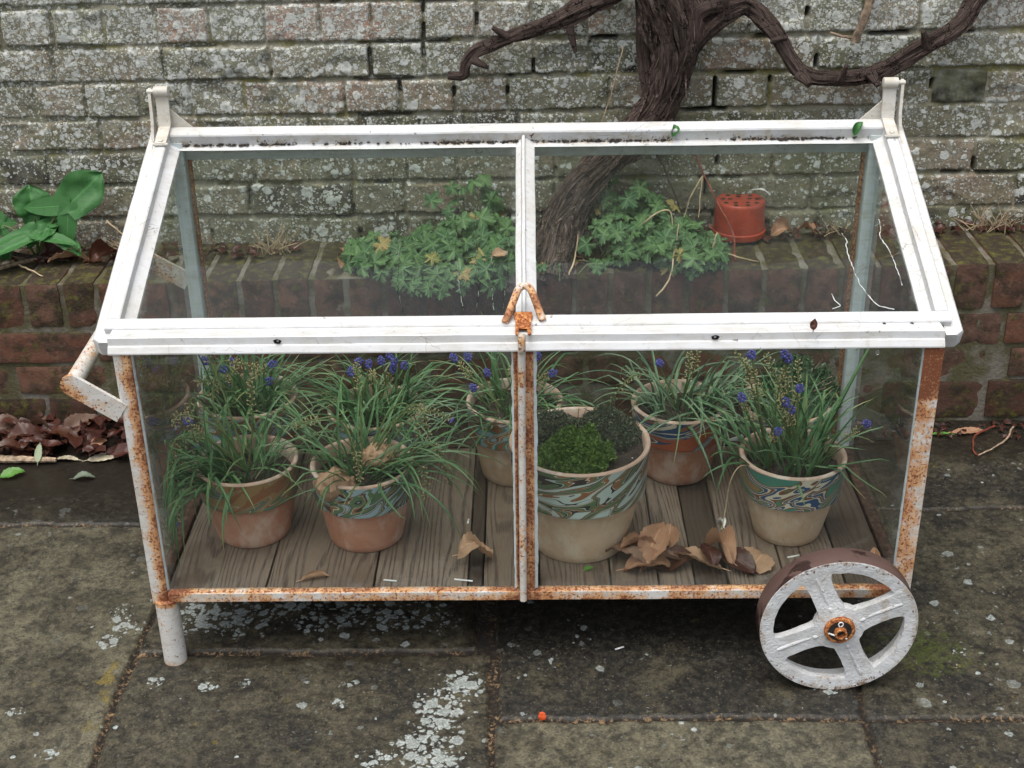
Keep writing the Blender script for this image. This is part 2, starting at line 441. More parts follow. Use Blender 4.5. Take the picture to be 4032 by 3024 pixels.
M['moss'] = m_leaf('bright moss', (.06, .135, .028), (.175, .27, .06), None, .7)
M['thyme'] = m_leaf('dark creeping thyme', (.055, .072, .045), (.15, .165, .11), None, .65)
M['shrub'] = m_leaf('dark shrub leaves', (.04, .085, .04), (.09, .16, .075), None, .4)
M['flower'] = m_leaf('blue violet bells', (.085, .08, .36), (.20, .20, .58), None, .5)
M['seed'] = m_leaf('dry seed capsules', (.38, .32, .15), (.58, .5, .28), None, .6)
M['greenleafpale'] = m_leaf('pale green leaf', (.35, .42, .26), (.4, .46, .3), None, .4)
M['greendull'] = m_leaf('dull grey green leaf', (.13, .17, .12), (.17, .21, .15), None, .4)
M['greenbit'] = m_leaf('fresh green leaf', (.09, .24, .04), (.13, .3, .06), None, .4, True)
def dry(name, a, b, rough=.6): return m_leaf(name, a, b, None, rough, True)
M['dry_tan'] = dry('dry tan leaf', (.44, .27, .165), (.52, .33, .21))
M['dry_brown'] = dry('dry brown leaf', (.36, .185, .105), (.45, .255, .155))
M['dry_dark'] = dry('wet dark leaf', (.055, .022, .018), (.085, .03, .02), .3)
M['dry_red'] = dry('wet red brown leaf', (.065, .024, .015), (.095, .038, .021), .3)
M['dry_wet'] = dry('damp brown leaf', (.12, .066, .042), (.18, .102, .068), .4)
M['dry_grey'] = dry('grey brown leaf', (.22, .135, .095), (.28, .175, .125))

def m_bark():
    t = T('stringy vine bark'); uv = t.uv(); o = t.obj()
    sp = t.n('SeparateXYZ', None, Vector=uv)
    w = t.vmath('ADD', t.n('CombineXYZ', None, X=t.math('MULTIPLY', t.math('SINE', t.math('MULTIPLY', sp.outputs[0], 6.2832)), 8.), Y=t.math('MULTIPLY', t.math('COSINE', t.math('MULTIPLY', sp.outputs[0], 6.2832)), 8.), Z=t.math('MULTIPLY', sp.outputs[1], 11.)).outputs[0], t.scale(o, (4, 4, 4)))
    n = t.noise(w, 2.6, 7, .72, .4); f = t.noise(t.scale(o, (1, 1, 1)), 210, 4)
    c = t.ramp(n, [(.32, (.012, .009, .008)), (.42, (.07, .046, .038)), (.52, (.22, .155, .13)), (.62, (.40, .31, .27)), (.74, (.55, .47, .42))])
    c = t.mix(t.mr(t.noise(o, 13, 3), .55, .7, 0, .5), c, (.10, .062, .05))
    ck = t.vor(t.vmath('ADD', o, t.scale(t.vmath('SUBTRACT', t.noise(o, 45, 3, .6, 0, 'Color'), (.5, .5, .5)), (.03, .03, .03))), 62, 'DISTANCE_TO_EDGE')
    c = t.mix(t.math('MULTIPLY', t.mr(ck, .06, .01), t.mr(t.noise(o, 20, 3), .42, .58)), c, (.012, .009, .008))
    return t.fin(c, .85, t.math('ADD', t.math('MULTIPLY', n, 2.), t.math('MULTIPLY', f, .3)), 1., .012, .2)
M['bark'] = m_bark()

def m_wall():
    t = T('old lichen covered brick'); o = t.obj()
    mo = t.attr('mortar'); tone = t.attr('tone'); cov = t.attr('cover'); deep = t.attr('deep')
    n1 = t.noise(o, 30, 5, .6); n2 = t.noise(o, 140, 5, .68); n3 = t.noise(o, 7, 3)
    b = t.ramp(t.math('ADD', t.math('MULTIPLY', tone, .8), t.math('MULTIPLY', n1, .2)), [(.0, (.016, .016, .017)), (.1, (.06, .056, .048)), (.2, (.175, .16, .112)), (.48, (.235, .218, .158)), (.66, (.285, .23, .17)), (.84, (.42, .245, .185))])
    b = t.mix(t.mr(t.math('ADD', n3, t.math('MULTIPLY', n1, .5)), .62, .92, 0, .8), b, (.17, .175, .10))
    b = t.mix(t.mr(n2, .3, .56, .6, 0.), b, (.065, .056, .038))
    b = t.mix(t.mr(t.math('ADD', t.noise(o, 21, 6, .7), t.math('MULTIPLY', cov, .22)), .54, .80, 0, .45), b, t.mix(n2, (.22, .23, .17), (.47, .48, .41)))
    mc = t.mix(n2, (.19, .175, .12), (.40, .375, .28))
    ms = t.math('MULTIPLY', t.mr(t.noise(o, 11, 4), .47, .62), .85)
    mc = t.mix(ms, mc, t.mix(n2, (.10, .10, .028), (.25, .225, .05)))
    c = t.mix(mo, b, mc)
    # crusts of lichen, small and large rosettes
    wob = t.vmath('ADD', o, t.scale(t.vmath('SUBTRACT', t.noise(o, 120, 3, .6, 0, 'Color'), (.5, .5, .5)), (.010, .010, .010)))
    def spots(sc, r, keep):  # noqa
        d = t.vor(wob, sc); rc = t.n('SeparateColor', None, Color=t.vor(wob, sc, out='Color'))
        rr = t.math('MULTIPLY', r, t.math('ADD', .45, t.math('MULTIPLY', rc.outputs[0], .7)))
        m = t.mr(t.math('SUBTRACT', rr, d), -.03, .05)
        return t.math('MULTIPLY', m, t.mr(t.math('SUBTRACT', keep, rc.outputs[1]), -.01, .01))
    patch = t.math('ADD', cov, t.math('MULTIPLY', t.math('SUBTRACT', t.noise(o, 13, 4, .6), .5), 1.5))
    s1 = spots(88, .50, t.math('MULTIPLY', patch, .8))
    s2 = spots(210, .55, t.math('MULTIPLY', patch, 1.0))
    s3 = spots(38, .46, t.math('SUBTRACT', t.math('MULTIPLY', patch, .62), .08))
    L = t.math('MAXIMUM', t.math('MAXIMUM', s1, s2), s3)
    L = t.math('MULTIPLY', L, t.math('SUBTRACT', 1., t.math('MULTIPLY', mo, .82)))
    L = t.math('MULTIPLY', L, t.math('MULTIPLY', t.math('SUBTRACT', 1., deep), t.mr(tone, -.4, .05)))
    lc = t.mix(t.noise(o, 60, 3), (.45, .465, .42), (.78, .81, .77))
    lc = t.mix(t.mr(n2, .46, .66, 0, .65), lc, (.2, .195, .15))
    c = t.mix(t.math('MULTIPLY', L, .9), c, lc)
    yl = t.math('MULTIPLY', t.mr(t.noise(o, 34, 5, .65), .66, .74), .55)
    c = t.mix(yl, c, (.26, .19, .035))
    c = t.mix(deep, c, (.012, .01, .008))
    h = t.math('ADD', t.math('MULTIPLY', n2, 1.), t.math('MULTIPLY', L, .6))
    return t.fin(c, .88, h, .7, .004, .25)
M['wall'] = m_wall()

def m_redbrick(name, moss=.0, dark=1.):
    t = T(name); o = t.obj(); isl = t.n('NewGeometry').outputs['Random Per Island']
    n = t.noise(o, 26, 5, .62); f = t.noise(o, 150, 5, .66)
    c = t.ramp(isl, [(0, (.095 * dark, .045 * dark, .028 * dark)), (.35, (.155 * dark, .066 * dark, .04 * dark)), (.7, (.115 * dark, .065 * dark, .046 * dark)), (1, (.18 * dark, .085 * dark, .052 * dark))])
    c = t.mix(t.mr(n, .42, .66, 0, .85), c, (.05, .035, .024))
    c = t.mix(t.mr(t.noise(o, 70, 5, .7), .52, .68, 0, .55), c, (.21 * dark, .13 * dark, .09 * dark))
    c = t.mix(t.mr(f, .6, .78, 0, .4), c, (.25 * dark, .16 * dark, .13 * dark))
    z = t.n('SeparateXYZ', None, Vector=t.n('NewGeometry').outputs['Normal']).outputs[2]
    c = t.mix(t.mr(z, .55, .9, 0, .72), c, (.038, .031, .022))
    ms = t.mr(t.math('ADD', t.noise(o, 20, 5, .65), t.math('ADD', moss, t.math('MULTIPLY', t.mr(z, .5, .9), .16))), .50, .64)
    mc = t.mix(t.mr(t.noise(o, 55, 5, .7), .45, .7), (.028, .022, .013), (.12, .115, .022))
    c = t.mix(t.math('MULTIPLY', ms, .8), c, mc)
    return t.fin(c, .6, t.math('ADD', f, n), .6, .003, .4)
M['plinthbrick'] = m_redbrick('damp red brick', .0, 1.0)
M['coping'] = m_redbrick('mossy coping brick', .02, .95)
M['basebrick'] = m_redbrick('dark damp brick', .06, .6)
def m_mortar():
    t = T('lime mortar'); o = t.obj(); n = t.noise(o, 120, 5, .65)
    c = t.mix(n, (.10, .088, .068), (.25, .225, .185))
    c = t.mix(t.mr(t.noise(o, 18, 4), .38, .58, 0, .9), c, t.mix(n, (.04, .035, .018), (.12, .11, .04)))
    return t.fin(c, .9, n, .7, .004)
M['mortar'] = m_mortar()

def m_paving():
    t = T('weathered york stone'); o = t.obj()
    jt = t.attr('joint'); tone = t.attr('tone'); wet = t.attr('wet'); li = t.attr('lich'); mo = t.attr('moss')
    n1 = t.noise(o, 7, 5, .6); n2 = t.noise(o, 75, 6, .7, .3); n3 = t.noise(o, 260, 5, .7); n4 = t.noise(o, 17, 4, .6)
    k = t.math('ADD', n1, tone)
    big = t.noise(o, 26, 5, .62, .5)
    lo_ = t.mix(t.mr(t.math('ADD', t.math('MULTIPLY', n2, .55), t.math('MULTIPLY', big, .45)), .38, .62), (.015, .0135, .010), (.076, .067, .044))
    hi_ = t.mix(t.mr(t.math('ADD', t.math('MULTIPLY', n2, .55), t.math('MULTIPLY', big, .45)), .38, .60), (.036, .033, .023), (.128, .117, .078))
    dk_ = t.mix(t.mr(n2, .42, .64), (.011, .0105, .009), (.038, .034, .026))
    c = t.mix(t.mr(k, .52, .72), lo_, hi_)
    c = t.mix(t.mr(k, .50, .34), c, dk_)
    cell = t.vor(t.vmath('ADD', o, t.scale(t.noise(o, 60, 3, .6, 0, 'Color'), (.012, .012, .012))), 105)
    blk = t.math('MULTIPLY', t.mr(t.math('ADD', cell, t.math('MULTIPLY', n3, .35)), .44, .30), t.mr(t.math('ADD', n4, t.math('MULTIPLY', n2, .3)), .54, .74))
    c = t.mix(t.math('MULTIPLY', blk, .92), c, (.018, .018, .016))
    lt = t.mr(t.noise(o, 190, 5, .7), .58, .68, 0, .7)
    c = t.mix(lt, c, (.17, .152, .104))
    yl = t.math('MULTIPLY', t.mr(t.math('ADD', t.noise(o, 30, 4, .6), t.math('MULTIPLY', mo, .22)), .66, .76), .75)
    c = t.mix(yl, c, t.mix(n3, (.11, .08, .013), (.19, .15, .04)))
    gm = t.mr(t.math('ADD', t.math('MULTIPLY', t.noise(o, 55, 5, .7), 1.3), t.math('MULTIPLY', t.attr('green'), t.mr(n2, .35, .6, .25, .8))), 1.0, 1.4, 0, .8)
    c = t.mix(gm, c, t.mix(n3, (.02, .03, .005), (.075, .09, .018)))
    c = t.mix(1., c, t.ramp(n3, [(.3, (.45, .45, .45)), (.5, (1., 1., 1.)), (.7, (1.55, 1.5, 1.4))]), 'MULTIPLY')
    # small pale specks and lichen rosettes
    wob = t.vmath('ADD', o, t.scale(t.vmath('SUBTRACT', t.noise(o, 110, 3, .6, 0, 'Color'), (.5, .5, .5)), (.006, .006, .006)))
    rc = t.n('SeparateColor', None, Color=t.vor(wob, 60, out='Color'))
    s = t.math('MULTIPLY', t.mr(t.math('SUBTRACT', t.math('MULTIPLY', rc.outputs[0], .33), t.vor(wob, 60)), -.02, .03), t.mr(t.math('ADD', rc.outputs[1], t.math('MULTIPLY', n1, .2)), 1.04, 1.05))
    wo2 = t.vmath('ADD', o, t.scale(t.vmath('SUBTRACT', t.noise(o, 75, 4, .65, 0, 'Color'), (.5, .5, .5)), (.014, .014, .014)))
    def ros(sc, k, seed):
        w_ = t.vmath('ADD', wo2, (seed, seed * .7, 0)); d = t.vor(w_, sc); q = t.n('SeparateColor', None, Color=t.vor(w_, sc, out='Color'))
        rr = t.math('ADD', .26, t.math('MULTIPLY', q.outputs[0], .30))
        body = t.mr(t.math('SUBTRACT', rr, d), -.035, .06)
        keep = t.mr(t.math('SUBTRACT', t.math('MULTIPLY', li, k), q.outputs[1]), -.02, .06)
        ring = t.mr(t.math('SUBTRACT', rr, d), .02, .22)
        return t.math('MULTIPLY', body, keep), ring
    A1, r1 = ros(47, .95, .3); A2, r2 = ros(85, .8, 1.7); A3, r3_ = ros(170, .55, 2.9)
    L0 = t.math('MAXIMUM', A1, t.math('MAXIMUM', A2, A3))
    L = t.math('MAXIMUM', s, L0)
    Lx = (t.mr(t.math('ADD', li, t.math('MULTIPLY', t.math('SUBTRACT', t.noise(o, 150, 4, .6), .5), .32)), .42, .54))
    L = t.math('MULTIPLY', L, t.math('SUBTRACT', 1., t.math('MULTIPLY', wet, .8)))
    L = t.math('MULTIPLY', L, t.mr(t.noise(o, 230, 5, .75), .34, .48, .35, 1.))
    lc = t.mix(t.mr(n3, .36, .64), (.19, .215, .20), (.47, .51, .49))
    lc = t.mix(t.math('MULTIPLY', r1, .5), lc, (.24, .26, .235))
    c = t.mix(t.math('MULTIPLY', L, .92), c, lc)
    jc = t.mix(t.mr(t.noise(o, 130, 6, .75), .50, .62), (.012, .009, .006), (.24, .155, .08))
    jc = t.mix(t.mr(t.noise(o, 11, 4), .46, .62, 0, .85), jc, (.012, .009, .006))
    c = t.mix(jt, c, jc)
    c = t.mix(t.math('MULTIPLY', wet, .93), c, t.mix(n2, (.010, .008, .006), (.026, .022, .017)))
    rough = t.mr(t.math('ADD', wet, t.math('MULTIPLY', t.noise(o, 12, 4), .6)), .15, 1.1, .55, .25)
    h = t.math('ADD', t.math('MULTIPLY', n2, .8), t.math('ADD', t.math('MULTIPLY', n3, .5), t.math('MULTIPLY', L, .4)))
    rough = t.math('MAXIMUM', rough, t.math('MULTIPLY', jt, .9))
    return t.fin(c, rough, h, .5, .003, .4)
M['paving'] = m_paving()

# ================================================================== SETTING
WY = lambda x: 1.045 - .022 * x          # face of the old wall
def build_wall():
    rs = np.random.RandomState(11)
    zc = [.10, .17, .243, .316, .389, .466, .541, .614, .690, .766, .848, .925, 1.0, 1.075, 1.15, 1.225, 1.3]
    xs = np.arange(-1.7, 1.7, .0032); zs = np.arange(.22, 1.06, .0032)
    X, Z = np.meshgrid(xs, zs)
    wz = .003 * (fbm(X * 6, Z * 2, 3, 1) - .5) * 2 + .004 * (fbm(X * 2, Z * 0, 2, 2) - .5)
    Zb = Z + wz; Xb = X + .004 * (fbm(X * 20, Z * 20, 3, 3) - .5)
    dist = np.zeros_like(X); tone = np.zeros_like(X); hoff = np.zeros_like(X); hd = np.zeros_like(X); vd = np.zeros_like(X)
    for ci in range(len(zc) - 1):
        m = (Zb >= zc[ci]) & (Zb < zc[ci + 1])
        if not m.any(): continue
        j = [-1.75 - rs.rand() * .1]
        while j[-1] < 1.8:
            if ci in (9,): w = .111
            elif ci % 2: w = rs.choice([.111, .222], p=[.6, .4])
            else: w = rs.choice([.111, .224], p=[.3, .7])
            j.append(j[-1] + w * rs.uniform(.93, 1.06))
        if ci == 9: j = [q + (-.868 - min(j, key=lambda a: abs(a + .868))) for q in j]
        j = np.array(j)
        k = np.searchsorted(j, Xb[m]) - 1; k = np.clip(k, 0, len(j) - 2)
        tn = rs.rand(len(j)) * .8 + (.2 if ci == 9 else 0); tn[rs.rand(len(j)) < .04] = 0.02
        if ci == 7:
            dk = np.argmin(abs((j[:-1] + j[1:]) / 2 - .93)); tn[dk] = -.6; ho_dark = dk
            tn[dk + 1:] = np.clip(tn[dk + 1:], .2, 1)
        ho = rs.uniform(-.0035, .0045, len(j))
        dv = np.minimum(Xb[m] - j[k], j[k + 1] - Xb[m]); dh = np.minimum(Zb[m] - zc[ci], zc[ci + 1] - Zb[m])
        dist[m] = np.minimum(dv, dh); tone[m] = tn[k]; hoff[m] = ho[k]; hd[m] = dh; vd[m] = dv
    nf = fbm(X * 60, Z * 60, 4, 5); ng = fbm(X * 14, Z * 14, 4, 6); nj = fbm(X * 9, Z * 22, 3, 8)
    jw = .0024 + .004 * sstep(.4, .72, ng)
    vert = vd < hd; jw = np.where(vert, jw * .55, jw)
    prof = sstep(jw * .6, jw + .0038, dist + (nf - .5) * .005)
    mort = 1 - sstep(jw * .75, jw * 1.25, dist + (nf - .5) * .004)
    gap = sstep(.625, .67, nj) * (1 - sstep(.0022, .0045, dist)) * np.where(vert, sstep(.66, .7, nj), 1)
    D = -.0065 + .0085 * prof + hoff * .7 * prof + .0042 * (nf - .5) + .005 * (ng - .5) - .022 * gap
    # spalled faces
    sp = sstep(.60, .72, fbm(X * 7, Z * 9, 4, 9)); D -= .006 * sp * prof
    cover = .47 + .34 * sstep(.45, .80, Z) + .25 * sstep(.72, .80, Z) - .12 * sstep(.55, .40, Z)
    cover -= .30 * np.exp(-((X - .3) / .28) ** 2) * sstep(.86, .6, Z)
    cover -= .10 * sstep(.5, .9, X) * sstep(.8, .7, Z)
    P = np.stack([X, WY(X) - D, Z + .011 * X], -1)
    w = thing('brick_wall', (0, 1.05, .2), 'tall old garden wall of lichen speckled grey brown bricks behind the vine', 'wall')
    grid_mesh('brick_face', P, M['wall'], dict(mortar=mort, tone=tone, cover=cover, deep=gap), parent=w)
    mb = MB()
    rbox(mb, (0, 1.27, 1.25), (7.4, .40, 2.6), .004, 2, 0)
    o = mb.build('wall_core', M['wall'], w, attrs=dict(mortar=0., tone=.4, cover=.45, deep=0.))
    return w
build_wall()

PY = lambda x: .82 - .0231 * x
def build_plinth():
    rnd = random.Random(5)
    p = thing('low_wall', (0, .82, 0), 'low damp red brick plinth wall with a brick on edge coping along its top', 'wall')
    tz = lambda x: .0225 * x
    mb = MB(); n = 0
    x = -1.9
    while x < 1.9:          # coping, bricks on edge
        w = .0765 * rnd.uniform(.95, 1.05); cx = x + w / 2
        if not (-.06 < cx < .13):
            rbox(mb, (cx, PY(cx) + .1135 + rnd.uniform(-.003, .003), .2885 + tz(cx) + rnd.uniform(-.003, .003)), (w - .0105, .223, .0995), .0045, 10, .0028, 26, n)
        else:
            rbox(mb, (cx, PY(cx) + .03, .2885 + tz(cx)), (w - .0105, .056, .097), .0045, 7, .003, 26, n)
        x += w; n += 1
    mb.build('coping', M['coping'], p)
    for ci, (z0, z1) in enumerate(((-.02, .077), (.077, .153), (.153, .233))):
        mb = MB(); x = -1.95 + .06 * (ci % 2); k = 0
        while x < 1.9:
            w = rnd.choice([.111, .222] if ci != 2 else [.111, .115, .222]) * rnd.uniform(.96, 1.04); cx = x + w / 2
            rbox(mb, (cx, PY(cx) + .054 + rnd.uniform(-.003, .003), (z0 + z1) / 2 + tz(cx)), (w - .009, .1, z1 - z0 - .009), .0045, 9, .0026, 24, n)
            x += w; n += 1
        mb.build('brick_course', M['basebrick'] if ci == 0 else M['plinthbrick'], p)
    mb = MB()
    xs = np.linspace(-1.9, 1.9, 3)
    A = []
    for X0 in (-1.9, 1.9):
        y0 = PY(X0) + .0075; A += [(X0, y0, -.05), (X0, y0, .331 + tz(X0)), (X0, y0 + .235, .331 + tz(X0)), (X0, y0 + .235, -.05)]
    N = 160; vs = []; fs = []
    for i in range(N + 1):
        X0 = -1.9 + 3.8 * i / N
        y0 = PY(X0) + .0068
        for (dy, z) in ((0, -.05), (0, .02), (0, .10), (0, .18), (0, .26), (.002, .3345), (.06, .3345), (.12, .3345), (.18, .3345), (.235, .3345), (.235, -.05)):
            q = V((X0, y0 + dy, z + tz(X0)))
            if -.07 < X0 < .135 and dy > .1: q.z -= .03
            q += V((0, -1, .6)) * .0018 * mnoise.fractal(q * 30, 1, 2, 3)
            vs.append(q)
    k = 11
    for i in range(N):
        for j in range(k - 1):
            a = i * k + j; fs.append((a, a + k, a + k + 1, a + 1))
    mb.add(vs, fs); mb.build('mortar_bed', M['mortar'], p)
build_plinth()

def build_paving():
    xs = np.arange(-1.75, 1.6, .0034); ys = np.arange(-.62, .9, .0034)
    X, Y = np.meshgrid(xs, ys)
    wob = .006 * (fbm(X * 7, Y * 7, 4, 1) - .5) * 2 + .004 * (fbm(X * 30, Y * 30, 3, 2) - .5) * 2
    Xb = X + wob; Yb = Y + .006 * (fbm(X * 6, Y * 8, 4, 4) - .5) * 2 + .004 * (fbm(X * 32, Y * 32, 3, 5) - .5) * 2
    v1 = -.650 + .004 * Y; v2 = np.where(Y > .03, -.069, -.058); v3 = .516 + .03 * Y
    slab = np.zeros(X.shape, int); dist = np.full(X.shape, 9.)
    R = [  # x0,x1,y0,y1,tone,joint widths handled through inset
        (-9, -.70, .423, 1.2, -.10), (-.70, .30, .43, 1.2, -.05), (.30, 9, .456, 1.2, -.06),
        (-9, 'v1', -.9, .4145, .13), ('v1', 'v2', .031, .4215, -.02), ('v1', 'v2', -.9, .0215, -.02),
        ('v2', 'v3', -.1355, .4465, -.17), ('v2', 'v3', -.9, -.1475, .20),
        ('v3', 9, -.1355, .450, -.02), ('v3', 9, -.9, -.1485, -.08)]
    ln = dict(v1=v1, v2=v2, v3=v3)
    best = np.full(X.shape, -9.); tone = np.zeros(X.shape); hid = np.zeros(X.shape)
    for i, (x0, x1, y0, y1, tn) in enumerate(R):
        g0 = .0052
        if x0 == 'v2' and y1 > 0: g0 = .012
        a = Xb - (ln[x0] if isinstance(x0, str) else x0) - g0
        b = (ln[x1] if isinstance(x1, str) else x1) - (.018 if (x1 == 'v2' and y0 > 0) else .0052) - Xb
        d = np.minimum(np.minimum(a, b), np.minimum(Yb - y0, y1 - Yb))
        m = d > best
        best = np.where(m, d, best); tone = np.where(m, tn, tone); hid = np.where(m, i, hid)
    best = best + .003 * (fbm(X * 90, Y * 90, 3, 21) - .5) + .004 * (fbm(X * 25, Y * 25, 3, 22) - .5)
    joint = 1 - sstep(-.001, .0030, best)
    n1 = fbm(X * 5, Y * 5, 4, 7); n2 = fbm(X * 45, Y * 45, 4, 8)
    H = -.0055 + .0055 * sstep(-.001, .002, best) + (.005 * (n1 - .5) + .0022 * (n2 - .5)) + .0015 * np.sin(hid * 2.1)
    wet = sstep(.405, .46, Y + .05 * (fbm(X * 5, Y * 9, 3, 9) - .5)) * sstep(-.60, -.68, X) * (.55 + .45 * sstep(.50, .56, Y + .08 * (fbm(X * 4, Y * 12, 3, 19) - .5)))
    wet = np.maximum(wet, .75 * sstep(.60, .70, Y + .1 * (fbm(X * 6, Y * 6, 3, 10) - .5)))
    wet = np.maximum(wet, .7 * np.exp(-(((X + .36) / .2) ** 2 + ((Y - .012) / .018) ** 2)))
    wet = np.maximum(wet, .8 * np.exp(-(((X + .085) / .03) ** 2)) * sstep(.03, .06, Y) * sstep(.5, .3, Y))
    rs = np.random.RandomState(4); li = np.zeros(X.shape)
    def rosette(cx, cy, r, s=1.):
        nonlocal li
        ax = rs.uniform(.8, 1.25); th = np.arctan2(Y - cy, X - cx)
        rr = r * (1 + .18 * np.sin(th * rs.randint(3, 6) + rs.rand() * 6) + .1 * np.sin(th * 9 + rs.rand() * 6))
        d = np.sqrt(((X - cx) * ax) ** 2 + ((Y - cy) / ax) ** 2)
        li = np.maximum(li, s * sstep(rr * 1.45, rr * .6, d))
    def blob(cx, cy, rx, ry, s, rot=0.):
        nonlocal li
        ca, sa = math.cos(rot), math.sin(rot); dx, dy = (X - cx) * ca + (Y - cy) * sa, -(X - cx) * sa + (Y - cy) * ca
        li = np.maximum(li, s * np.exp(-((dx / rx) ** 2 + (dy / ry) ** 2) ** 1.5))
    for (x, y, rx, ry, s) in ((-.115, -.05, .035, .025, 1.1), (-.13, -.09, .04, .04, 1.2), (-.14, -.14, .035, .04, 1.1), (-.155, -.20, .05, .04, 1.15), (-.15, -.25, .05, .03, 1.1), (-.21, -.22, .04, .025, .8),
                              (-.56, .12, .05, .045, 1.), (-.50, .11, .05, .04, .95), (-.44, .13, .05, .035, .75), (-.32, .12, .09, .05, .55), (-.18, .13, .07, .05, .45), (-.24, .11, .05, .03, .8), (-.40, .16, .2, .05, .5),
                              (-.70, .13, .018, .025, 1.), (-.685, .10, .022, .018, 1.1), (-.70, .06, .02, .022, 1.), (-.60, -.045, .014, .012, 1.1), (-.52, -.055, .02, .012, .9), (-.455, -.05, .012, .01, 1.1),
                              (-.72, -.21, .015, .012, 1.), (-.90, -.08, .015, .012, 1.), (-.80, -.115, .012, .01, 1.), (-.86, -.23, .02, .015, .9), (.465, -.075, .02, .01, 1.), (.82, -.05, .02, .014, .9), (.7, .02, .014, .012, .9), (-.29, -.06, .012, .012, 1.), (-.3, -.1, .012, .012, 1.)): blob(x, y, rx, ry, s)
    li = np.maximum(li, .045 * sstep(.5, .62, fbm(X * 3, Y * 3, 3, 31)))
    moss = np.exp(-(((X + .675) / .022) ** 2 + ((Y + .06) / .09) ** 2)) + np.exp(-(((X + .55) / .02) ** 2 + ((Y + .13) / .02) ** 2)) + .8 * np.exp(-(((X + .95) / .03) ** 2 + ((Y + .09) / .05) ** 2))
    green = 1.0 * np.exp(-(((X - .62) / .10) ** 2 + ((Y - .02) / .07) ** 2)) + .35 * sstep(.56, .66, X) * sstep(-.1, 0, Y)
    P = np.stack([X, Y, H], -1)
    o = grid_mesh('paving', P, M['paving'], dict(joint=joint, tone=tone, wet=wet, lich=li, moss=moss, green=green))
    tag(o, kind='structure')
    mb = MB(); mb.add([(-25, -30, -.022), (25, -30, -.022), (25, 10, -.022), (-25, 10, -.022)], [(0, 1, 2, 3)])
    g = mb.build('ground', M['paving'], smooth=False); tag(g, kind='structure')
build_paving()

def soil_patch():
    vs = []; fs = []; N = 18
    for j in range(N + 1):
        for i in range(N + 1):
            x = -.075 + .22 * i / N; y = .845 + .195 * j / N
            z = .322 + .016 * mnoise.fractal(V((x, y, 0)) * 25, 1, 2, 4) + .02 * math.sin(math.pi * i / N) * math.sin(math.pi * j / N)
            vs.append((x, y, z))
    for j in range(N):
        for i in range(N):
            a = j * (N + 1) + i; fs.append((a, a + 1, a + N + 2, a + N + 1))
    mb = MB(); mb.add(vs, fs); o = mb.build('soil', M['soil']); tag(o, kind='structure')
soil_patch()

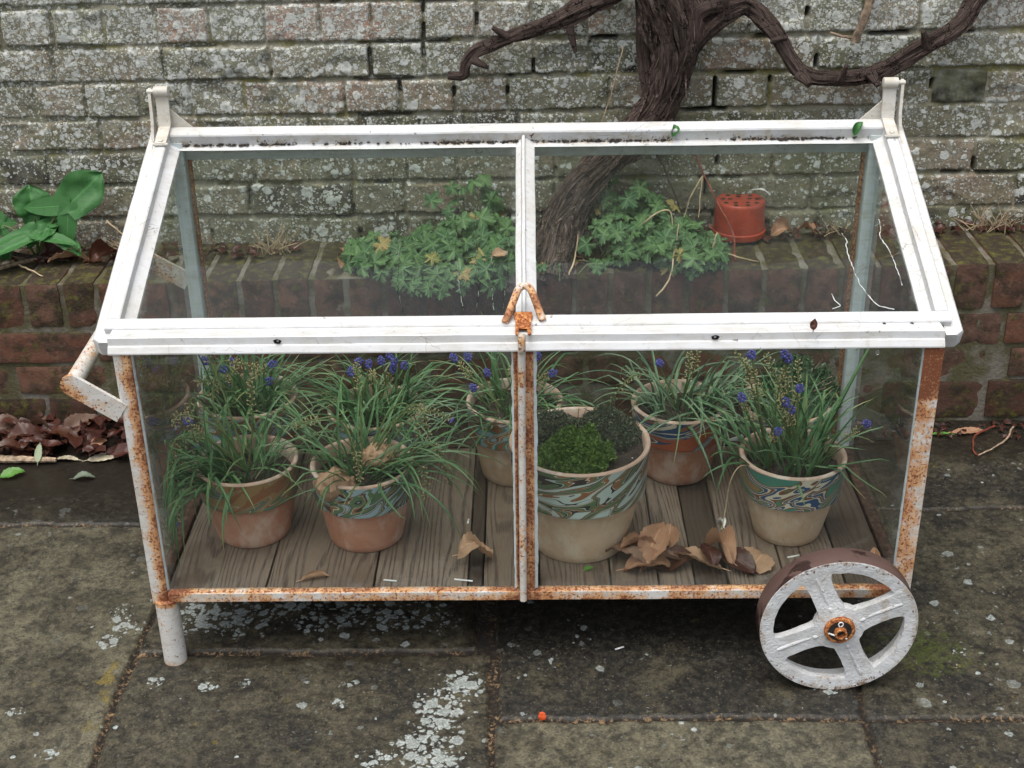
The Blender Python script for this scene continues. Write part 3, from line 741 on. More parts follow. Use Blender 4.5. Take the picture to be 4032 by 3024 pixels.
# ------------------------------------------------------------------ grape vine
def build_vine():
    rnd = random.Random(9)
    v = thing('grape_vine', (.06, .93, .33), 'gnarled old vine with shaggy brown bark trained over the old wall', 'vine')
    def strand(path, r0, amp=.2, k=40, n=10, freq=7, seed=0):
        pts = smooth_path([p[:3] for p in path], n); rr = [p[3] for p in path]
        R = []
        for i in range(len(pts)):
            t = i / n; a = min(int(t), len(rr) - 2); f = t - a; R.append(rr[a] * (1 - f) + rr[a + 1] * f)
        for i in range(len(pts)): pts[i] = pts[i] + V([mnoise.noise(pts[i] * 11 + V((seed, q * 5, 0))) for q in range(3)]) * .004
        def rf(th, d):
            p = V((math.cos(th) * 1.6, math.sin(th) * 1.6, d * 7 + seed))
            q = V((math.cos(th + d * 2) * freq * .55, math.sin(th + d * 2) * freq * .55, d * 9 + seed))
            return 1 + amp * mnoise.noise(p) * 1.2 + amp * 1.9 * (abs(mnoise.noise(q)) - .22) + amp * .9 * max(0, mnoise.noise(V((p.x * .8, p.y * .8, p.z * 1.6 + 9))) - .25) + amp * .55 * mnoise.noise(V((q.x * 2.7, q.y * 2.7, q.z * 1.2)))
        return pts, R, rf
    trunk = [(.045, .885, .315, .068), (.055, .905, .365, .052), (.075, .935, .425, .045), (.125, .955, .495, .043), (.195, .968, .56, .041), (.255, .975, .625, .040), (.287, .972, .69, .040), (.298, .966, .76, .044), (.285, .962, .83, .052), (.255, .96, .92, .058), (.24, .965, 1.05, .05), (.25, .98, 1.3, .045)]
    trunk = [(x, y, z, r * (.92 if z < .4 else .76 if z < .75 else .84)) for (x, y, z, r) in trunk]
    mb = MB()
    pts, R, rf = strand(trunk, 0, .34, 72, 12, 9)
    tube(mb, pts, R, 72, True, True, rf)
    for (off, s, a) in (((-.036, .01, 0), 1, .16), ((.020, -.03, 0), 2, .14), ((-.012, -.034, .01), 3, .13), ((.036, -.008, 0), 4, .15), ((-.03, -.022, 0), 5, .12)):
        tr = []
        for i, p in enumerate(trunk):
            tw = .35 * i * (1 if s % 2 else -.4)
            ox, oy = off[0] * math.cos(tw) - off[1] * math.sin(tw), off[0] * math.sin(tw) + off[1] * math.cos(tw)
            k_ = p[3] / .045
            tr.append((p[0] + ox * k_ * 1.12, p[1] + oy * k_ * 1.05, p[2], .0165 * k_ * (1 + .4 * math.sin(i * 1.9 + s))))
        q, R2, rf2 = strand(tr, 0, .5, 28, 10, 8, s * 7)
        tube(mb, q, R2, 28, True, True, rf2)
    tp = smooth_path([q[:3] for q in trunk], 12)
    for i in range(120):    # flaking fibrous bark clinging to the trunk
        k = rnd.randrange(8, len(tp) - 30); L = rnd.randint(5, 16); a = rnd.uniform(math.pi * .95, math.pi * 2.05); rr = trunk[min(k // 12, 10)][3] * rnd.uniform(1.02, 1.2); w = rnd.uniform(.0015, .0045)
        vs = []; uv = []; sw = rnd.uniform(-.06, .06)
        for j in range(L + 1):
            q = tp[min(k + j, len(tp) - 1)]; A = a + sw * j; lift = 1 + .22 * max(0, (j / L - .7) / .3) * rnd.random() + .16 * max(0, (.25 - j / L) / .25)
            e = V((math.cos(A), math.sin(A) * 1.0, 0)) * rr * lift; tdir = V((-math.sin(A), math.cos(A), 0)); ww = w * math.sin(math.pi * (.08 + .84 * j / L))
            q = q + e + V((mnoise.noise(q * 40 + V((i, 0, 0))), 0, 0)) * .004
            vs += [q - tdir * ww, q + e.normalized() * ww * .6, q + tdir * ww]; uv += [(i * .37 % 1, j * .02 + i)] * 3
        mb.add(vs, [(3 * j + s_, 3 * j + s_ + 1, 3 * j + s_ + 4, 3 * j + s_ + 3) for j in range(L) for s_ in (0, 1)], uv)
    mb.build('trunk', M['bark'], v, sharp=70)
    mb = MB(); pts, R, rf = strand([(.30, .985, .69, 0.0204), (.325, .985, .74, 0.0204), (.348, .99, .772, 0.0191), (.395, .992, .815, 0.0179), (.44, .993, .836, 0.0170), (.487, .992, .795, 0.0161), (.539, .99, .729, 0.0153), (.565, .99, .706, 0.0157), (.60, .99, .694, 0.0153), (.673, .99, .693, 0.0149), (.72, .99, .706, 0.0153), (.765, .988, .731, 0.0153), (.855, .985, .79, 0.0161), (.895, .985, .846, 0.0170), (.95, .985, .92, 0.0170), (1.02, .985, 1.02, 0.0170)], 0, .34, 40, 10, 6, 3)
    tube(mb, pts, R, 36, True, True, rf)
    for cc, dd, r0 in (((.40, .98, .828), (-.004, -.012, .03), .008), ((.56, .975, .70), (.012, -.02, -.012), .010), ((.64, .975, .70), (.004, -.014, .024), .006), ((.80, .972, .765), (-.012, -.012, .026), .007), ((.50, .975, .775), (.022, -.012, .006), .006), ((.70, .972, .70), (.01, -.016, -.016), .008)):
        tube(mb, [V(cc) - V(dd) * .3, V(cc) + V(dd) * .4, V(cc) + V(dd)], [r0 * 1.5, r0, r0 * .7], 12, True, True, lambda th, d: 1 + .2 * math.sin(3 * th + 90 * d))
    mb.build('branch', M['bark'], v, sharp=70)
    mb = MB(); pts, R, rf = strand([(.30, .97, .80, .02), (.36, .985, .835, .016), (.43, .99, .846, .012), (.455, 1.0, .843, .01)], 0, .3, 30, 8, 6, 6)
    tube(mb, pts, R, 24, True, True, rf); mb.build('branch', M['bark'], v, sharp=70)
    mb = MB(); pts, R, rf = strand([(.25, .98, .90, .024), (.17, 1.0, .865, .02), (.136, 1.0, .85, .019), (.072, 1.003, .815, .017), (-.003, 1.006, .787, .0135), (-.06, 1.008, .766, .012), (-.095, 1.01, .752, .013), (-.118, 1.01, .728, .0105), (-.125, 1.01, .702, .009), (-.158, 1.012, .70, .0085)], 0, .34, 30, 10, 6, 9)
    tube(mb, pts, R, 30, True, True, rf)
    for c, d in (((-.035, 1.0, .782), (-.03, -.01, .02)), ((-.105, 1.0, .735), (.03, -.012, -.012)), ((.09, .995, .80), (.012, -.002, -.05))):
        pp = [V(c) + V(d) * t for t in (0, .5, 1)]; tube(mb, pp, [.009, .007, .004], 12)
    mb.build('branch', M['bark'], v, sharp=70)
    # loose strips of bark
    for i in range(15):
        a = rnd.choice(trunk[2:10]); x = a[0] + rnd.uniform(-.045, .045); L = rnd.uniform(.04, .11)
        p = [V((x, a[1] - a[3] * rnd.uniform(.5, .95), a[2]))]
        d = V((rnd.uniform(-.35, .35) - .3 * (a[2] < .6), -.12, -1)).normalized()
        for _ in range(4): p.append(p[-1] + d * L / 4); d = (d + V((rnd.uniform(-.3, .3), rnd.uniform(-.05, .25), 0))).normalized()
        mb = MB(); w = rnd.uniform(.002, .006)
        vs = []; 
        for j, q in enumerate(p):
            ww = w * (1 - j / 4.6); vs += [q + V((-ww, 0, 0)), q + V((ww, .001, 0))]
        mb.add(vs, [(2 * j, 2 * j + 1, 2 * j + 3, 2 * j + 2) for j in range(4)], [(0, j * .02) for j in range(5) for _ in (0, 1)])
        mb.build('bark_strip', M['bark'], v)
    for (p, r) in (([(.225, 1.01, .94), (.235, 1.01, .80), (.25, 1.0, .70), (.26, .99, .63)], .011),):
        mb = MB(); q, R, rf = strand([(*a, r) for a in p], 0, .4, 20, 10, 6, 13); tube(mb, q, R, 20, True, True, rf); mb.build('branch', M['bark'], v, sharp=70)
build_vine()
mb = MB(); tube(mb, smooth_path([(.70, 1.005, .90), (.685, 1.0, .83), (.672, 1.0, .79), (.662, .998, .762)], 5), [.008] * 16, 12, True, True, lambda th, d: 1 + .2 * math.sin(th * 3 + d * 60))
tube(mb, [(.665, 1.0, .770), (.64, 1.008, .772), (.615, 1.01, .78)], [.004, .003, .002], 8)
tag(mb.build('twig', M['twig'], root=(.68, 1.0, .8)), 'cut pale vine stub hanging on the wall above the right branch', 'twig')

# ================================================================== WHEELED COLD FRAME
E0 = V((0, .02385, .56919)); E1 = V((0, .47384, .74786)); SV = (E1 - E0).normalized(); NV = V((0, -SV.z, SV.y)); XA = V((1, 0, 0))
RP = lambda x, s, n: V((x, 0, 0)) + E0 + SV * s + NV * n       # point on the sloping lid
XM = -.0065
def nz(P, f, s=0): return np.array([mnoise.fractal(V(p) * f + V((s, s, s)), 1, 2, 3) for p in P])
def build_frame():
    c = thing('cold_frame_cart', (0, .235, 0), 'old white rusting glazed metal cold frame on two iron wheels', 'cold frame')
    RPNT = M['rustpaint']
    # --- front posts and legs
    def rl(P):   # front left post: painted outer edge, rusty inner half
        u = (P[:, 0] + .6) / .028
        return .40 + .56 * sstep(.36, .62, u) + .5 * sstep(.150, .126, P[:, 2]) + .28 * nz(P, 24)
    def rr(P):   # front right post: bare rust on its top quarter, thin rusty edges below
        u = (P[:, 0] - .572) / .028
        return .02 + .85 * sstep(.24, .06, u) + .6 * sstep(.76, .97, u) + .85 * sstep(.470, .480, P[:, 2]) + .3 * nz(P, 30) - .12 * sstep(.3, .4, u) * sstep(.7, .6, u) * (P[:, 2] < .47)
    ang = [(-.014, -.012), (.0135, -.012), (.014, -.0115), (.014, -.007), (.004, -.0065), (.002, -.009), (-.009, -.0095), (-.0095, .014), (-.0135, .014), (-.014, .0135)]
    def post(x, y, z0, z1, flip, rust, mat=RPNT):
        mb = MB(); pr = [(u * (-1 if flip else 1), w) for u, w in ang]
        if flip: pr = pr[::-1]
        extr(mb, pr, (x, y, z0), (0, 0, 1), (1, 0, 0), (0, 1, 0), z1 - z0, 60, .0004)
        return mb.build('post', mat, c, attrs=dict(rust=rust), sharp=30)
    mb = MB(); extr(mb, rrect(.028, .026, .007, 0, 0, 4), (-.586, .015, .118), (0, 0, 1), (1, 0, 0), (0, 1, 0), .44, 60, .0005)
    mb.build('post', RPNT, c, attrs=dict(rust=rl), sharp=60)
    post(.586, .014, .120, .558, True, rr)
    mb = MB(); bar(mb, (-.587, .46, .122), (-.587, .46, .735), .022, .022, (0, 1, 0), .002, 30); mb.build('post', M['putty'], c)
    mb = MB(); bar(mb, (.587, .46, .122), (.587, .46, .735), .022, .022, (0, 1, 0), .002, 30); mb.build('post', M['putty'], c)
    for x in (-.573, .573):
        mb = MB(); s = 1 if x < 0 else -1
        bar(mb, (x, .474, .13), (x, .474, .73), .006, .010, (0, 1, 0), .001, 30, .0008); mb.build('edge_strip', M['rust'], c)
    lp = lambda P: .34 + .75 * sstep(.108, .120, P[:, 2]) + .3 * sstep(.01, .0, P[:, 2]) + .2 * nz(P, 30)
    for y in (.012, .455):
        mb = MB(); tube(mb, [(-.579, y, z) for z in np.linspace(.122, 0.0, 24)], .0185, 28, uvs=False); mb.build('leg', RPNT, c, attrs=dict(rust=lp), sharp=50)
    # --- bottom rails
    def rb(P):
        d = np.minimum(abs(P[:, 0] - XM), 9); 
        return .27 + .62 * sstep(.1352, .1385, P[:, 2]) + .5 * sstep(.1262, .1225, P[:, 2]) + .55 * np.exp(-(d / .03) ** 2) + .45 * sstep(.52, .57, abs(P[:, 0])) + .34 * nz(P, 22)
    pr = [(0, .0), (.004, -.0), (.0045, .011), (.0115, .0115), (.0115, .0185), (.0075, .0190), (.0058, .0172), (.0018, .0166), (.0002, .0148)]
    mb = MB(); extr(mb, pr[::-1], (-.572, 0.001, .122), (1, 0, 0), (0, 1, 0), (0, 0, 1), 1.144, 200, .0005); mb.build('bottom_rail', RPNT, c, attrs=dict(rust=rb), sharp=30)
    mb = MB(); bar(mb, (-.575, .465, .132), (.575, .465, .132), .014, .019, (0, 0, 1), .002, 30); mb.build('bottom_rail', M['darkrust'], c)
    for x in (-.588, .588):
        mb = MB(); bar(mb, (x, .029, .132), (x, .448, .132), .02, .019, (0, 0, 1), .002, 20); mb.build('bottom_rail', M['darkrust'], c)
    # --- floor boards
    xs = [(-.574, -.4195, .3), (-.417, -.248, .45), (-.2455, -.098, .15), (-.096, -.0745, .97), (-.072, .0155, .6), (.018, .1295, .52), (.132, .2055, .35), (.208, .2635, .2), (.266, .3165, .95), (.319, .4065, .1), (.409, .5, .4), (.5025, .574, .86)]
    for i, (a, b, tn) in enumerate(xs):
        mb = MB(); rbox(mb, ((a + b) / 2, .2340, .1325 - (.004 if tn > .9 else 0)), (b - a, .441, .016), .0025, 10, .0006, 30, i)
        mb.build('floorboard', M['wood'], c, attrs=dict(tone=tn))
    # --- middle bar of the front with its putty
    mb = MB(); extr(mb, [(-.0145, 0), (-.0145, -.003), (-.012, -.0035), (-.0095, -.0015), (.0095, -.0015), (.0125, -.004), (.0145, -.003), (.0145, 0), (.003, .002), (.003, .02), (-.003, .02), (-.003, .002)][::-1], (XM + .002, .006, .139), (0, 0, 1), (1, 0, 0), (0, 1, 0), .422, 60, .0004)
    mb.build('glazing_bar', RPNT, c, attrs=dict(rust=lambda P: 1.02 + .25 * nz(P, 30)), sharp=30)
    def putty(path, w, h, jag=.0015, mat='putty'):
        mb = MB(); p0, p1 = V(path[0]), V(path[1]); A = (p1 - p0).normalized()
        return mb, p0, p1
    for x, w in ((XM - .0140, .0032), (XM + .0188, .0050), (-.5712, .0022), (.5712, .0016)):
        mb = MB(); vs = []; N = 80
        for i in range(N + 1):
            z = .1415 + .4165 * i / N; j = (.0016 if abs(x) < .5 else .0005) * mnoise.noise(V((x * 50, z * 60, 0))) + (.003 * (mnoise.noise(V((x * 9, z * 26, 4))) > .28) if w > .005 else 0)
            s = 1 if x > XM else -1
            if abs(x) > .5: s = -s
            vs += [(x - s * w / 2, .0075, z), (x - s * w / 2, .004, z), (x + s * (w / 2 + j), .0065, z), (x + s * (w / 2 + j), .010, z)]
        fs = [(4 * i + a, 4 * i + (a + 1) % 4, 4 * i + 4 + (a + 1) % 4, 4 * i + 4 + a) for i in range(N) for a in range(4)]
        mb.add(vs, fs); mb.build('putty', M['putty'], c)
    # --- glass
    def pane(name, p, du, dv, th, parent):
        p, du, dv = V(p), V(du), V(dv); n = du.cross(dv).normalized() * th
        N = 30; Ng = [i / N for i in range(N + 1)]; mb = MB(); k = N + 1
        for off in (V((0, 0, 0)), n):
            vs = [p + off + du * a + dv * b_ for b_ in Ng for a in Ng]
            fs = [(r_ * k + a, r_ * k + a + 1, (r_ + 1) * k + a + 1, (r_ + 1) * k + a) for r_ in range(N) for a in range(N)]
            mb.add(vs, fs if off.length else [f[::-1] for f in fs])
        q = [p, p + du, p + du + dv, p + dv]; mb.add(q + [a + n for a in q], [(0, 1, 5, 4), (1, 2, 6, 5), (2, 3, 7, 6), (3, 0, 4, 7)])
        lu, lv = du.length, dv.length
        def edge(P):
            a = (P - np.array(p)) @ np.array(du) / lu; b_ = (P - np.array(p)) @ np.array(dv) / lv
            m = np.minimum(np.minimum(a, lu - a), np.minimum(b_ * .8, (lv - b_) * 1.3)); return np.clip(1 - m / .045, 0, 1)
        o = mb.build(name, M['glass'], parent, smooth=False, attrs=dict(edge=edge)); return o
    pane('glass_pane', (-.571, .009, .1405), (.571 + XM - .0005, 0, 0), (0, 0, .420), .002, c)
    pane('glass_pane', (XM + .0045, .009, .1405), (.571 - XM - .0045, 0, 0), (0, 0, .420), .002, c)
    for x in (-.592, .592):   # side panes with a sloping top
        mb = MB(); a = [(.03, .15), (.448, .15), (.448, .715), (.03, .56)]
        t = .001; mb.add([(x - t, y, z) for y, z in a] + [(x + t, y, z) for y, z in a], [(3, 2, 1, 0), (4, 5, 6, 7), (0, 1, 5, 4), (1, 2, 6, 5), (2, 3, 7, 6), (3, 0, 4, 7)])
        mb.build('glass_pane', M['glass'], c, smooth=False)
    pane('glass_pane', (-.575, .462, .148), (.571, 0, 0), (0, 0, .57), .002, c)
    pane('glass_pane', (.004, .462, .148), (.571, 0, 0), (0, 0, .57), .002, c)
    mb = MB(); bar(mb, (0, .468, .148), (0, .468, .72), .008, .012, (0, 1, 0), .002, 20); mb.build('glazing_bar', M['rust'], c)
    # --- eaves rail, side boards and ridge of the top frame
    P_ = M['paint']
    pr = [(.038, .5575), (.001, .5580), (-.0010, .5592), (-.0010, .5612), (.0035, .5695), (.0065, .5706), (.0075, .5816), (.0090, .5826), (.038, .5820)]
    mb = MB(); extr(mb, pr[::-1], (-.604, 0, 0), (1, 0, 0), (0, 1, 0), (0, 0, 1), 1.203, 240, .0008); 
    ev = mb.build('eaves_rail', P_, c, sharp=25)
    for x in (-.3577, .2708):
        mb = MB(); k = 14; cc = V((x, .0042, .5764)); vs = [cc + V((.0058 * math.cos(2 * math.pi * i / k) * (1 + .15 * math.sin(i * 2.3)), -.0025 + .0028 * math.sin(2 * math.pi * i / k) * 0,   .0046 * math.sin(2 * math.pi * i / k))) for i in range(k)]
        mb.add([v + V((0, .0016 - .26 * (v.z - cc.z) * 0 + .42 * (cc.z - v.z), 0)) for v in vs] + [cc + V((0, .004, 0))], [(i, (i + 1) % k, k) for i in range(k)])
        mb.build('bolt_hole', M['hole'], ev)
    for sg in (-1, 1):
        mb = MB(); pts = []
        for i in range(61):
            s = -.002 + .487 * i / 60; w = 1
            pts.append(s)
        vs = []; x1, x0 = sg * .633, sg * .606
        for s in pts:
            r = .010 * (1 - min(1, (s + .002) / .010)) ** 2
            a, b = x0, x1 - sg * r
            for (x, n) in ((a, -.026), (b, -.026), (b + sg * .0005, -.003), (b - sg * .002, 0), (a, 0)):
                q = RP(x, s, n); q += V((mnoise.noise(q * 14), 0, mnoise.noise(q * 14 + V((5, 0, 0))))) * .0007; vs.append(q)
        k = 5; fs = [(i * k + j, i * k + (j + 1) % k, (i + 1) * k + (j + 1) % k, (i + 1) * k + j) for i in range(60) for j in range(k)]
        fs += [tuple(range(k)), tuple(60 * k + j for j in range(k))]
        mb.add(vs, fs); mb.build('side_board', P_, c, sharp=30)
    mb = MB(); bar(mb, (-.60, .478, .726), (.60, .478, .726), .020, .052, (0, 0, 1), .003, 60, .0008); mb.build('ridge_board', P_, c)
    # --- the lid
    mb = MB()
    prof = [(.0167, .0008), (.0167, .0085), (.0185, .0102), (.036, .0102), (.0368, .009), (.0368, -.008)]
    extr(mb, prof, RP(-.616, 0, 0), XA, SV, NV, 1.232, 160, .0006)
    lid = mb.build('lid', P_, c, sharp=25)
    mb = MB()
    prof = [(.4480, -.0115), (.4568, -.0107), (.4590, -.0104), (.4605, -.0102), (.4610, -.004), (.4620, .0075), (.4640, .0098), (.4800, .0102), (.4862, .0085), (.4885, .003), (.4885, -.012)]
    extr(mb, prof[::-1] if False else prof, RP(-.6, 0, 0), XA, SV, NV, 1.2, 200, .0006)
    mb.build('lid_top_rail', P_, lid, attrs=dict(dirt=lambda P: .95 * sstep(.003, -.001, abs(((P - np.array(E0)) @ np.array(SV)) - .4590) - .0016) * (.45 + .5 * (nz(P, 9) > -.08))), sharp=25)
    for sg in (-1, 1):
        mb = MB(); prof = [(.615, -.0005), (.6155, .0085), (.6140, .0103), (.5985, .0103), (.5965, .009), (.5955, -.004), (.5800, -.0115), (.5800, -.016), (.606, -.016)]
        prof = [(sg * a, b) for a, b in prof]
        if sg > 0: prof = prof[::-1]
        extr(mb, prof, RP(0, .0368, 0), SV, XA, NV, .452, 100, .0007)
        mb.build('lid_side_rail', P_, lid, sharp=25)
    mb = MB(); prof = [(-.0125, -.0118), (-.0065, -.0060), (-.0045, -.0050), (-.0020, .0030), (.0012, .0036), (.0022, .0030), (.0030, -.0035), (.0065, -.0045), (.0185, -.0118)]
    extr(mb, prof, RP(XM + .0035, .034, 0), SV, XA, NV, .428, 90, .0010)
    mb.build('lid_glazing_bar', P_, lid, sharp=25)
    for (xa, xb) in ((-.586, XM - .002), (XM + .008, .586)):
        pane('lid_glass', RP(xa, .030, -.0135), XA * (xb - xa), SV * .43, .0022, lid)
    def streak(pts, r=.0009, mt='streak'):
        p = [RP(x, s, -.0105) for x, s in pts]; q = smooth_path(p, 9)
        q = [a + XA * .0018 * mnoise.noise(a * 130) + SV * .0008 * mnoise.noise(a * 110 + V((3, 3, 3))) for a in q]
        mb = MB(); tube(mb, q, [r * (.7 + .6 * abs(mnoise.noise(a * 70))) for a in q], 6, uvs=False); mb.build('water_streak', M[mt], lid)
    for s in ([(.4929, .2272), (.4992, .2082), (.4958, .1999), (.4957, .1732), (.4988, .1488), (.5015, .1228), (.5082, .0973), (.5169, .0759), (.5249, .0672), (.545, .060)],
              [(.5568, .2582), (.556, .241), (.5509, .22), (.5547, .2053), (.5585, .1948), (.564, .15), (.566, .11)],
              [(.4571, .0941), (.4613, .0767), (.4653, .068), (.4538, .0634)]): streak(s, .0009)
    for s in ([(-.2169, .3963), (-.2163, .3616), (-.2131, .332), (-.2075, .2874), (-.2008, .2228), (-.1955, .1811), (-.1953, .1405), (-.1927, .1068), (-.1819, .0622)],
              [(-.0291, .2201), (-.0262, .2096), (-.0289, .1786), (-.0273, .1421), (-.0313, .1124), (-.0331, .0678)], [(-.1046, .1756), (-.1035, .1392), (-.0999, .1094), (-.0933, .0686)],
              [(-.0827, .3524), (-.0776, .2421), (-.0777, .1793), (-.0727, .1387), (-.072, .0992), (-.074, .0626)], [(-.0539, .1955), (-.0503, .1384), (-.0506, .0989), (-.0481, .0661)]): streak(s, .0009, 'run')
    # --- hinge arms at both ends of the ridge
    for sg in (-1, 1):
        xc = sg * .6045
        mb = MB(); path = [RP(xc, .434, .0135), RP(xc, .455, .0135), RP(xc, .478, .0140), V((xc, .4665, .766)), V((xc, .470, .80)), V((xc, .4715, .815))]
        N = len(path); vs = []
        for i, p in enumerate(path):
            t = (path[min(i + 1, N - 1)] - path[max(i - 1, 0)]).normalized(); nn = XA.cross(t).normalized()
            w = .0095 if i < 3 else .0105
            for (a, b) in ((-1, -1), (1, -1), (1, 1), (-1, 1)): vs.append(p + XA * w * a + nn * .0032 * b)
        fs = [(i * 4 + j, i * 4 + (j + 1) % 4, i * 4 + 4 + (j + 1) % 4, i * 4 + 4 + j) for i in range(N - 1) for j in range(4)] + [(3, 2, 1, 0), tuple(4 * (N - 1) + j for j in range(4))]
        mb.add(vs, fs)
        tube(mb, [(xc - .0125, .4705, .8185), (xc - .0115, .4705, .8185), (xc + .0115, .4705, .8185), (xc + .0125, .4705, .8185)], [.0065, .0088, .0088, .0065], 20, uvs=False)
        for s_ in (.441,): 
            p = RP(xc, s_, .0165); tube(mb, [p, p + NV * .002, p + NV * .0028], [.0042, .0040, .002], 12, uvs=False)
        tube(mb, [RP(xc - .0125, .4345, .0135), RP(xc + .0125, .4345, .0135)], .0026, 10, uvs=False)
        arm = mb.build('hinge_arm', M['cream'], c, sharp=35)
        mb = MB(); xo = sg * .6245     # thin outer hinge plate with rounded top
        out = [RP(0, .430, 0), RP(0, .46, .0035), V((0, .463, .77)), V((0, .467, .815)), V((0, .470, .822)), V((0, .475, .8235)), V((0, .480, .818)), V((0, .478, .77)), V((0, .482, .742)), RP(0, .478, -.01), RP(0, .43, -.01)]
        k = len(out); mb.add([p + XA * (xo - .0025) for p in out] + [p + XA * (xo + .0025) for p in out], [tuple(range(k))[::-1], tuple(range(k, 2 * k))] + [(i, (i + 1) % k, (i + 1) % k + k, i + k) for i in range(k)])
        tube(mb, [(xo - sg * .012, .4705, .8185), (xo + sg * .004, .4705, .8185)], .004, 12, uvs=False)
        mb.build('hinge_plate', M['cream'], c, smooth=True, sharp=30)
        mb = MB(); y = .4775; tri = [(sg * .597, .788), (sg * .558, .7515), (sg * .597, .7475)]
        if sg < 0: tri = tri[::-1]
        mb.add([(x, y - .0018, z) for x, z in tri] + [(x, y + .0018, z) for x, z in tri], [(0, 1, 2), (5, 4, 3), (0, 3, 4, 1), (1, 4, 5, 2), (2, 5, 3, 0)])
        mb.build('gusset', M['cream'], c, smooth=False)
    # --- triangular lifting loop, hasp and prop rod
    mb = MB(); L = smooth_path([RP(-.0312, .020, .012), RP(-.0255, .030, .018), RP(-.0165, .0520, .0285), RP(-.0105, .0650, .0345), RP(-.0020, .0700, .0365), RP(.0065, .0650, .0345), RP(.0125, .0520, .0285), RP(.0200, .033, .018), RP(.0245, .024, .012)], 6)
    tube(mb, L, .0056, 14, uvs=False); mb.build('lift_handle', RPNT, lid, attrs=dict(rust=lambda P: .95 + .3 * nz(P, 40) - .25 * sstep(.042, .06, ((P - np.array(E0)) @ np.array(SV)))))
    mb = MB(); out = [(-.0145, .0375), (.0085, .0375), (.0095, .0345), (.0095, .027), (.0075, .024), (.0075, .0), (.0062, -.006), (.0015, -.006), (.0012, .003), (-.0108, .003), (-.0110, -.0058), (-.0140, -.006), (-.0155, .0), (-.0155, .024), (-.0175, .027), (-.0175, .0345)]
    def hp(x, s, dn):
        if s > .0165: return RP(x, s, .0125 + dn)
        t = (.0165 - s); return RP(x, .0165, .0125 + dn) + V((0, -1.62 * t, -.10 * t))
    ss = [.0375, .03, .0235, .0168, .0130, .006, .0, -.006]; vs = []
    N = len(out); mb.add([hp(x, s, 0) for x, s in out] + [hp(x, s, .0028) for x, s in out], [])
    # strip faces column by column so the plate folds over the lid edge cleanly
    mb = MB(); rows = [(.0375, -.0145, .0085), (.0345, -.0175, .0095), (.027, -.0175, .0095), (.0235, -.0155, .0075), (.0168, -.0155, .0075), (.013, -.0155, .0075), (.004, -.0155, .0075)]
    vs = []
    for (s, a, b) in rows:
        for i in range(5):
            x = a + (b - a) * i / 4
            vs += [hp(x, s, 0), hp(x, s, .003)]
    fs = []
    for r in range(len(rows) - 1):
        for i in range(4):
            a = (r * 5 + i) * 2; b = a + 2; c2 = a + 10; d2 = c2 + 2
            fs += [(a + 1, b + 1, d2 + 1, c2 + 1), (a, c2, d2, b)]
        for i in (0, 4):
            a = (r * 5 + i) * 2; c2 = a + 10; fs.append((a, a + 1, c2 + 1, c2))
    fs += [tuple(2 * i for i in range(5)) + tuple(2 * i + 1 for i in reversed(range(5)))]
    mb.add(vs, fs)
    for (a, b) in ((-.0155, -.0105), (.0018, .0075)):
        q = [hp(a, .004, 0), hp(b, .004, 0), hp(b - .0005, -.0052, 0), hp((a + b) / 2, -.0066, 0), hp(a + .0005, -.0052, 0)]; q2 = [hp(a, .004, .003), hp(b, .004, .003), hp(b - .0005, -.0052, .003), hp((a + b) / 2, -.0066, .003), hp(a + .0005, -.0052, .003)]
        mb.add(q + q2, [(4, 3, 2, 1, 0), (5, 6, 7, 8, 9)] + [(i, (i + 1) % 5, (i + 1) % 5 + 5, i + 5) for i in range(5)])
    mb.build('hasp', M['rust'], lid, sharp=35)
    mb = MB(); q = [(-.0062, -.0125, .5915), (-.0062, -.0155, .585), (-.0064, -.0155, .57), (-.0066, -.0100, .55), (-.0072, -.0050, .45), (-.0080, -.0045, .3), (-.0086, -.005, .15), (-.0086, -.0055, .125)]
    q = smooth_path(q, 8); tube(mb, q, [.0056] * (len(q) - 1) + [.004], 14, uvs=False)
    mb.build('prop_rod', RPNT, c, attrs=dict(rust=lambda P: .50 + .3 * nz(P, 34)))
    # --- push handle: two flat arms and a tube between them
    for y in (0.004, .462):
        mb = MB(); dz = .030 if y > .1 else 0
        k = 24; a0, a1 = V((-.598, y, .462 + dz * .6)), V((-.6655, y, .509 + dz * .4)); A = (a1 - a0).normalized(); U = V((0, 1, 0)).cross(A)
        out = [a0 + U * .0165, a0 - U * .0165] + [a1 + (-U * math.cos(t) + A * math.sin(t)) * .0165 for t in np.linspace(0, math.pi, 14)]
        n = len(out); mb.add([p + V((0, -.003, 0)) for p in out] + [p + V((0, .003, 0)) for p in out], [tuple(range(n)), tuple(range(2 * n - 1, n - 1, -1))] + [(i, i + n, (i + 1) % n + n, (i + 1) % n) for i in range(n)])
        o = mb.build('handle_arm', RPNT, c, attrs=dict(rust=lambda P: .50 + .3 * nz(P, 30) + .45 * sstep(-.652, -.672, P[:, 0])), sharp=40)
    mb = MB(); tube(mb, [V((-.6655, .002, .509)).lerp(V((-.6655, .462, .521)), t) for t in np.linspace(0, 1, 50)], .0128, 20, uvs=False)
    mb.build('handle_grip', RPNT, c, attrs=dict(rust=lambda P: .52 + .25 * nz(P, 30) + .3 * sstep(.02, .005, P[:, 1])))
